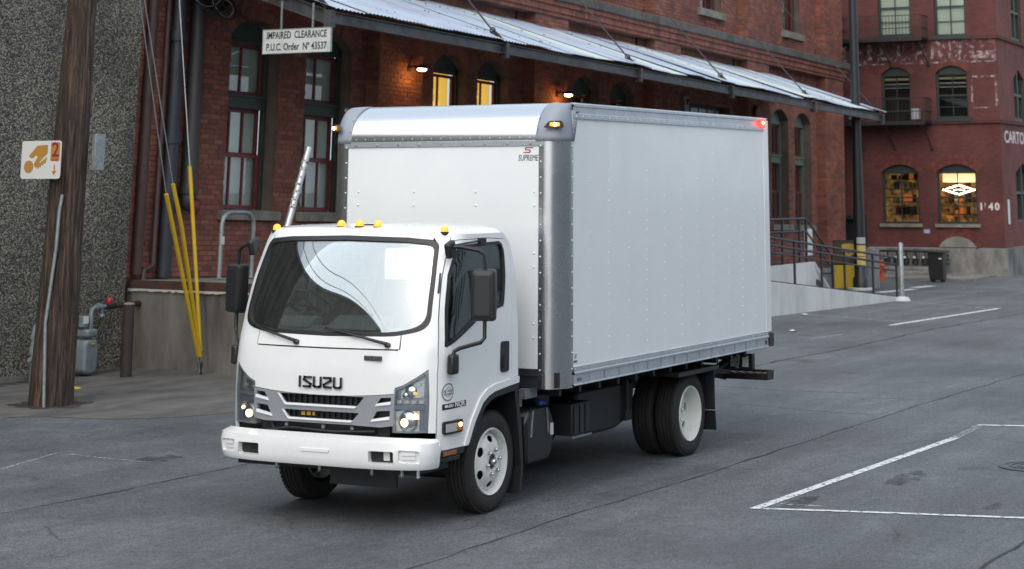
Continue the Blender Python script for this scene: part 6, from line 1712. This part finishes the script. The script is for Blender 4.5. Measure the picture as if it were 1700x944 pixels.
for a,c_,z0,zs,ri,kd in O2:
    y0, y1 = min(a,c_), max(a,c_)
    if kd == 'vault': continue
    if kd == 'door':
        b = MB(); b.box((XB+.12,y0,-.1),(XB+.16,y1,zs)); b.build('side_door', M_BLACKM, CB)
        b = MB(); b.box((XB-.02,y0-.06,-.1),(XB+.10,y0,zs+.12)); b.box((XB-.02,y1,-.1),(XB+.10,y1+.06,zs+.12)); b.box((XB-.02,y0,zs),(XB+.10,y1,zs+.12)); b.build('door_frame', M_FG, CB); continue
    o = (y0,y1,z0,zs,ri); zt = zs+.02 if ri else zs
    b = MB(); bars(b, y0+.002, y1-.002, z0, zt, 2, 4 if kd != 'low' else 3, XB+.09, .022, .06)
    b.box((XB+.085,y0+.06,(z0+zt)/2-.025),(XB+.155,y1-.06,(z0+zt)/2+.025))
    if ri:
        for k in range(8):
            p0_ = y0+.003+(y1-y0-.006)*k/8; p1_ = y0+.003+(y1-y0-.006)*(k+1)/8
            b.add([(XB+.09,p1_,zs),(XB+.09,p0_,zs),(XB+.09,p0_,arch_z(o,p0_)-.002),(XB+.09,p1_,arch_z(o,p1_)-.002)], [(0,1,2,3)])
    fr = b.build('window_frame', M_FG, CB)
    nc, nr = 2, (4 if kd != 'low' else 3)
    for i in range(nc):
        for j in range(nr):
            ya = y0+(y1-y0)*i/nc; yb = y0+(y1-y0)*(i+1)/nc; za = z0+(zt-z0)*j/nr; zb_ = z0+(zt-z0)*(j+1)/nr
            p_ = MB(); p_.add([(XB+.12,yb,za),(XB+.12,ya,za),(XB+.12,ya,zb_),(XB+.12,yb,zb_)], [(0,1,2,3)]); p_.build('pane', M_FPANE, fr)
    b = MB(); b.box((XB-.08,y0-.08,z0-.10),(XB+.1,y1+.08,z0-.004)); b.build('window_sill', M_SILL if kd == 'low' else M_FG, CB)
    if kd == 'up': b = MB(); b.box((XB+.17,y0,z0),(XB+.18,y1,zs)); b.build('blind', mat('white_blind', (.66,.72,.63), .9), CB)
    if kd == 'mid':
        b = MB(); b.box((XB+.7,y0-.3,z0-.2),(XB+.75,y1+.3,zs+.4)); b.build('room_back', M_DARKROOM, CB)
        for kk in range(4): b = MB(); b.box((XB+.2,y0+.03,zs-.06-.12*kk),(XB+.22,y1-.03,zs-.02-.12*kk+(.03 if kk < 2 else -.02))); b.build('blind_slat', mat('cream_blind', (.42,.36,.22), .8) if kk < 2 else mat('white_label', (0,0,0)), CB)
    if kd == 'low':
        b = MB(); b.box((XB+1.2,max(y0-.9,YC+.25),z0-.4),(XB+1.25,y1+.9,zs+.5)); b.build('room_back', M_SHOP, CB)
        b = MB(); b.box((XB+.25,max(y0-.9,YC+.25),z0-.45),(XB+1.2,y1+.9,z0-.4)); b.build('room_floor', M_DARKROOM, CB)
        b = MB(); b.box((XB+.25,max(y0-.9,YC+.25),zs+.5),(XB+1.2,y1+.9,zs+.55)); b.build('room_ceiling', M_DARKROOM, CB)
        rr = random.Random(int(y0*10))
        for zz in (z0+.25,z0+.62,z0+1.0,z0+1.3):
            b = MB(); b.box((XB+.75,y0,zz),(XB+1.15,y1,zz+.025)); b.build('shelf', mat('dark_shelf', (.04,.025,.015), .7), CB)
            yy = y0+.05
            while yy < y1-.1:
                ww = rr.uniform(.06,.16); b = MB(); b.box((XB+.78,yy,zz+.026),(XB+1.0,yy+ww,zz+.026+rr.uniform(.10,.27))); b.build('shop_goods', rr.choice([mat('goods_maroon',(.10,.012,.012),.8), mat('goods_tan',(.35,.22,.09),.8), mat('goods_black',(.02,.02,.02),.8), mat('goods_orange',(.55,.12,.02),.7,emit=(.8,.18,.03),estr=.25), mat('goods_cream',(.5,.42,.28),.8)]), CB, bevel=.015); yy += ww+rr.uniform(.01,.1)
# neon diamond sign in the second shop window
b = MB(); yc, zc = 7.29, 2.50
for s_ in (.50,.42):
    D_ = [(yc+s_,zc),(yc,zc+s_*.30),(yc-s_,zc),(yc,zc-s_*.30)]
    for q in range(4): b.beam((XB+.20,)+D_[q], (XB+.20,)+D_[(q+1)%4], .016, .016, (1,0,0))
b.tube([(XB+.22,yc+.16,zc+.03),(XB+.22,yc+.16,zc-.03)], .010, 6); b.tube([(XB+.22,yc-.16,zc+.03),(XB+.22,yc-.16,zc-.03)], .010, 6); b.tube([(XB+.22,yc+.16,zc),(XB+.22,yc-.16,zc)], .010, 6)
b.build('neon_sign', mat('neon_tube', (1,.9,.7), .3, emit=(1.0,.86,.6), estr=7), CB)
b = MB(); b.box((XB+.40,yc-.55,2.72),(XB+.44,yc+.55,3.02)); b.build('light_panel', mat('shop_light', (.9,.8,.55), .5, emit=(1.0,.74,.36), estr=.75), CB)
# small blue notice
b = MB(); b.box((XB-.012,8.18,1.22),(XB-.002,8.36,1.33)); b.build('wall_notice', mat('blue_notice', (.35,.4,.55), .6), CB)
# fire escapes
for (ya,yb,z0,z1) in ((10.70,8.0,7.02,7.72),(10.62,7.98,4.50,5.22)):
    b = MB(); X_ = XB-.75
    b.box((X_,yb,z0-.03),(XB,ya,z0+.03)); b.box((X_-.02,yb-.01,z0-.08),(X_+.03,ya+.01,z0-.031)); fe = b.build('fire_escape', M_BLACKM, CB)
    b = MB()
    for zz in (z1,(z0*.55+z1*.45)): b.box((X_,yb,zz-.012),(X_+.025,ya,zz+.012)); b.box((X_,yb,zz-.012),(XB,yb+.025,zz+.012)); b.box((X_,ya-.025,zz-.012),(XB,ya,zz+.012))
    b.build('balcony_rail', M_BLACKM, fe)
    k = 0; y = yb+.06; base_bar = None
    while y < ya:
        if base_bar is None:
            bb_ = MB(); bb_.box((X_+.004,y-.006,z0+.03),(X_+.018,y+.006,z1)); base_bar = bb_.build('baluster', M_BLACKM, fe); ybase = y
        else:
            o_ = base_bar.copy(); COL.objects.link(o_); o_.parent = fe; o_.location = (0,y-ybase,0)
        y += .105
    b = MB()
    for q in range(6): b.box((X_+.1+q*.11,yb+.004,z0+.03),(X_+.114+q*.11,yb+.018,z1))
    b.build('end_balusters', M_BLACKM, fe)
    for y in (yb+.15,(ya+yb)/2,ya-.3):
        b = MB(); b.tube([(X_+.05,y,z0-.05),(XB-.02,y-.12,z0-.75)], .022, 6); b.dome((XB-.01,y-.12,z0-.78), .06, (-1,0,0), 8, 2); b.build('escape_brace', M_BLACKM, fe)
b = MB(); b.box((XB-.70,10.05,4.62),(XB-.35,10.4,4.95)); b.build('balcony_planter', M_GALV, CB); b = MB(); b.box((XB-.40,8.28,4.60),(XB-.2,8.5,4.92)); b.build('balcony_box', mat('grey_paper', (0,0,0)), CB)
# ghost lettering
M_GHOST = mat_faded_paint('ghost_sign_paint', (.55,.43,.43), 6.0, .47, .70); M_GHOST2 = mat_faded_paint('house_number_paint', (.70,.62,.60), 8, .30, .42)
b = MB(); MG = lambda y,z: basis((XB-.004,y,z),(0,-1,0),(0,0,1))
for k,ch in enumerate('GILLARD'):
    text_mesh(b, ch, .78, MG(10.45-k*.545,6.66), .001, width=.42 if ch != 'I' else .14, bold=.01)
b.box((XB-.005,5.93,6.28),(XB-.003,10.9,6.32)); b.box((XB-.005,5.93,6.94),(XB-.003,8.0,6.97)); b.box((XB-.005,5.93,6.32),(XB-.003,5.99,6.94)); b.box((XB-.005,6.0,6.4),(XB-.0032,6.75,6.62))
b.box((XB-.005,5.92,5.82),(XB-.003,6.76,5.88)); b.box((XB-.005,5.92,4.90),(XB-.003,6.76,4.94)); b.box((XB-.005,5.92,4.94),(XB-.003,6.0,5.82)); b.box((XB-.005,6.68,4.94),(XB-.003,6.74,5.82)); b.box((XB-.005,10.3,6.3),(XB-.0035,10.9,6.9))
b.build('ghost_lettering', M_GHOST, CB)
b = MB(); b.box((XB-.003,5.95,6.33),(XB-.0015,10.9,6.93)); b.build('paint_remnants', mat_faded_paint('flaked_paint', (.50,.38,.38), 7.0, .54, .80), CB)
b = MB(); text_mesh(b, '1', .29, MG(6.57,2.0), .001, bold=.012); text_mesh(b, '?', .20, MG(6.45,2.04), .001, bold=.0); text_mesh(b, '4', .29, MG(6.28,2.0), .001, bold=.010); text_mesh(b, '0', .29, MG(6.09,2.0), .001, bold=.010); b.build('house_number', M_GHOST2, CB)
b = MB(); ns = Vector((sd.y,-sd.x,0)); text_mesh(b, 'CARTON', .50, basis(cpt+sd*2.35+ns*.006+Vector((0,0,4.05)), sd, (0,0,1)), .001, width=3.6, bold=.012)
b.build('ghost_lettering', M_GHOST2, CB)
b = MB(); b.obox(cpt+sd*.62+ns*.03+Vector((0,0,1.85)), sd*.10, ns*.012, Vector((0,0,.36))); b.build('white_conduit', mat('sign_white', (0,0,0)), CB)
# row of gas meters and a ledge in front of the base
b = MB(); LG = thing('concrete_ledge', 'low stepped concrete ledge under the row of gas meters', 'ledge', (41.8,9,0)); b.box((41.3,8.0,-.1),(42.22,10.15,.26)); b.box((40.9,7.9,-.1),(41.3,10.15,.15)); b.build('ledge', M_CONC, LG, bevel=.02)
gm0 = None
for k in range(6):
    y = 9.70-k*.29; t = thing('wall_gas_meter', ['first','second','third','fourth','fifth','sixth'][k]+' dark gas meter from the lamp post in the row below the shop windows', 'gas meter', (41.9,y,.26), group='row of gas meters on the far building')
    b = MB(); b.lathe([(.05,0),(.10,.03),(.10,.17),(.06,.20),(.0,.20)], Matrix.Translation((41.9,y,.30)), 12); b.box((41.80,y-.05,.48),(41.9,y+.05,.58)); b.build('meter_body', M_BLACKM, t, smooth=35)
    b = MB(); b.box((41.79,y-.04,.50),(41.799,y+.04,.56)); b.build('meter_face', mat('white_label', (0,0,0)), t)
    b = MB(); b.tube([(41.95,y,.42),(41.95,y,.70)], .03, 8); b.tube([(41.95,y+.15,.70),(41.95,y-.15,.70)], .035, 8); b.build('meter_pipe', M_BLACKM, t, smooth=35)
b = MB(); PPE = thing('pipe_bank', 'stack of dark horizontal pipes behind the litter bin', 'pipes', (42,7.7,.3))
for z in (.35,.47,.59,.70): b.tube([(42.05,8.15,z),(42.05,7.55,z)], .035, 8)
b.build('pipes', M_BLACKM, PPE, smooth=40)
# bits of litter on the road
rl_ = random.Random(21)
for (x,y,lab) in ((5.1,-4.4,'crumpled white paper by the manhole cover'),(19.6,3.9,'small white scrap on the road behind the truck'),(23.9,5.3,'white scrap at the end of the faint parking line by the ramp'),(6.0,8.9,'flattened yellow scrap beside the wooden pole')):
    b = MB(); c = Vector((x,y,.004)); n = 7; ring_ = [c+Vector((.10*cos(t)*rl_.uniform(.5,1),.10*sin(t)*rl_.uniform(.5,1),rl_.uniform(0,.03))) for t in [j*2*pi/n for j in range(n)]]
    b.add([c+Vector((0,0,.035))]+ring_+[c+Vector((0,0,0))], [(0,1+j,1+(j+1)%n) for j in range(n)]+[(n+1,1+(j+1)%n,1+j) for j in range(n)])
    o = b.build('litter', M_YEL if 'yellow' in lab else mat('sign_white', (0,0,0))); meta(o, lab, 'litter', 'litter on the road')

# ------------------------------------------------------------------ plain building on the other side of the street (out of view, added for reflections, height set to shade the street)
OB = thing('opposite_building', 'long pale rendered building across the street, mirrored in glass and metal', 'building', (0,-23,0))
b = MB(); b.box((-30,-36,-.2),(46,-23,10.5)); b.build('wall', mat('pale_render', (.50,.515,.53), .8, col2=(.42,.43,.45), vscale=.5), OB)
b = MB(); b.box((-30.2,-36,10.5),(46.2,-22.8,10.9)); b.build('cornice', M_CONC, OB)
for k in range(15):
    x = -27+k*4.9
    b = MB(); b.box((x,-23.0,1.2),(x+2.4,-22.96,4.6)); b.build('window', mat('dirty_glass', (0,0,0)), OB)
    b = MB(); b.box((x,-23.0,6.2),(x+2.4,-22.96,9.6)); b.build('window', mat('dirty_glass', (0,0,0)), OB)
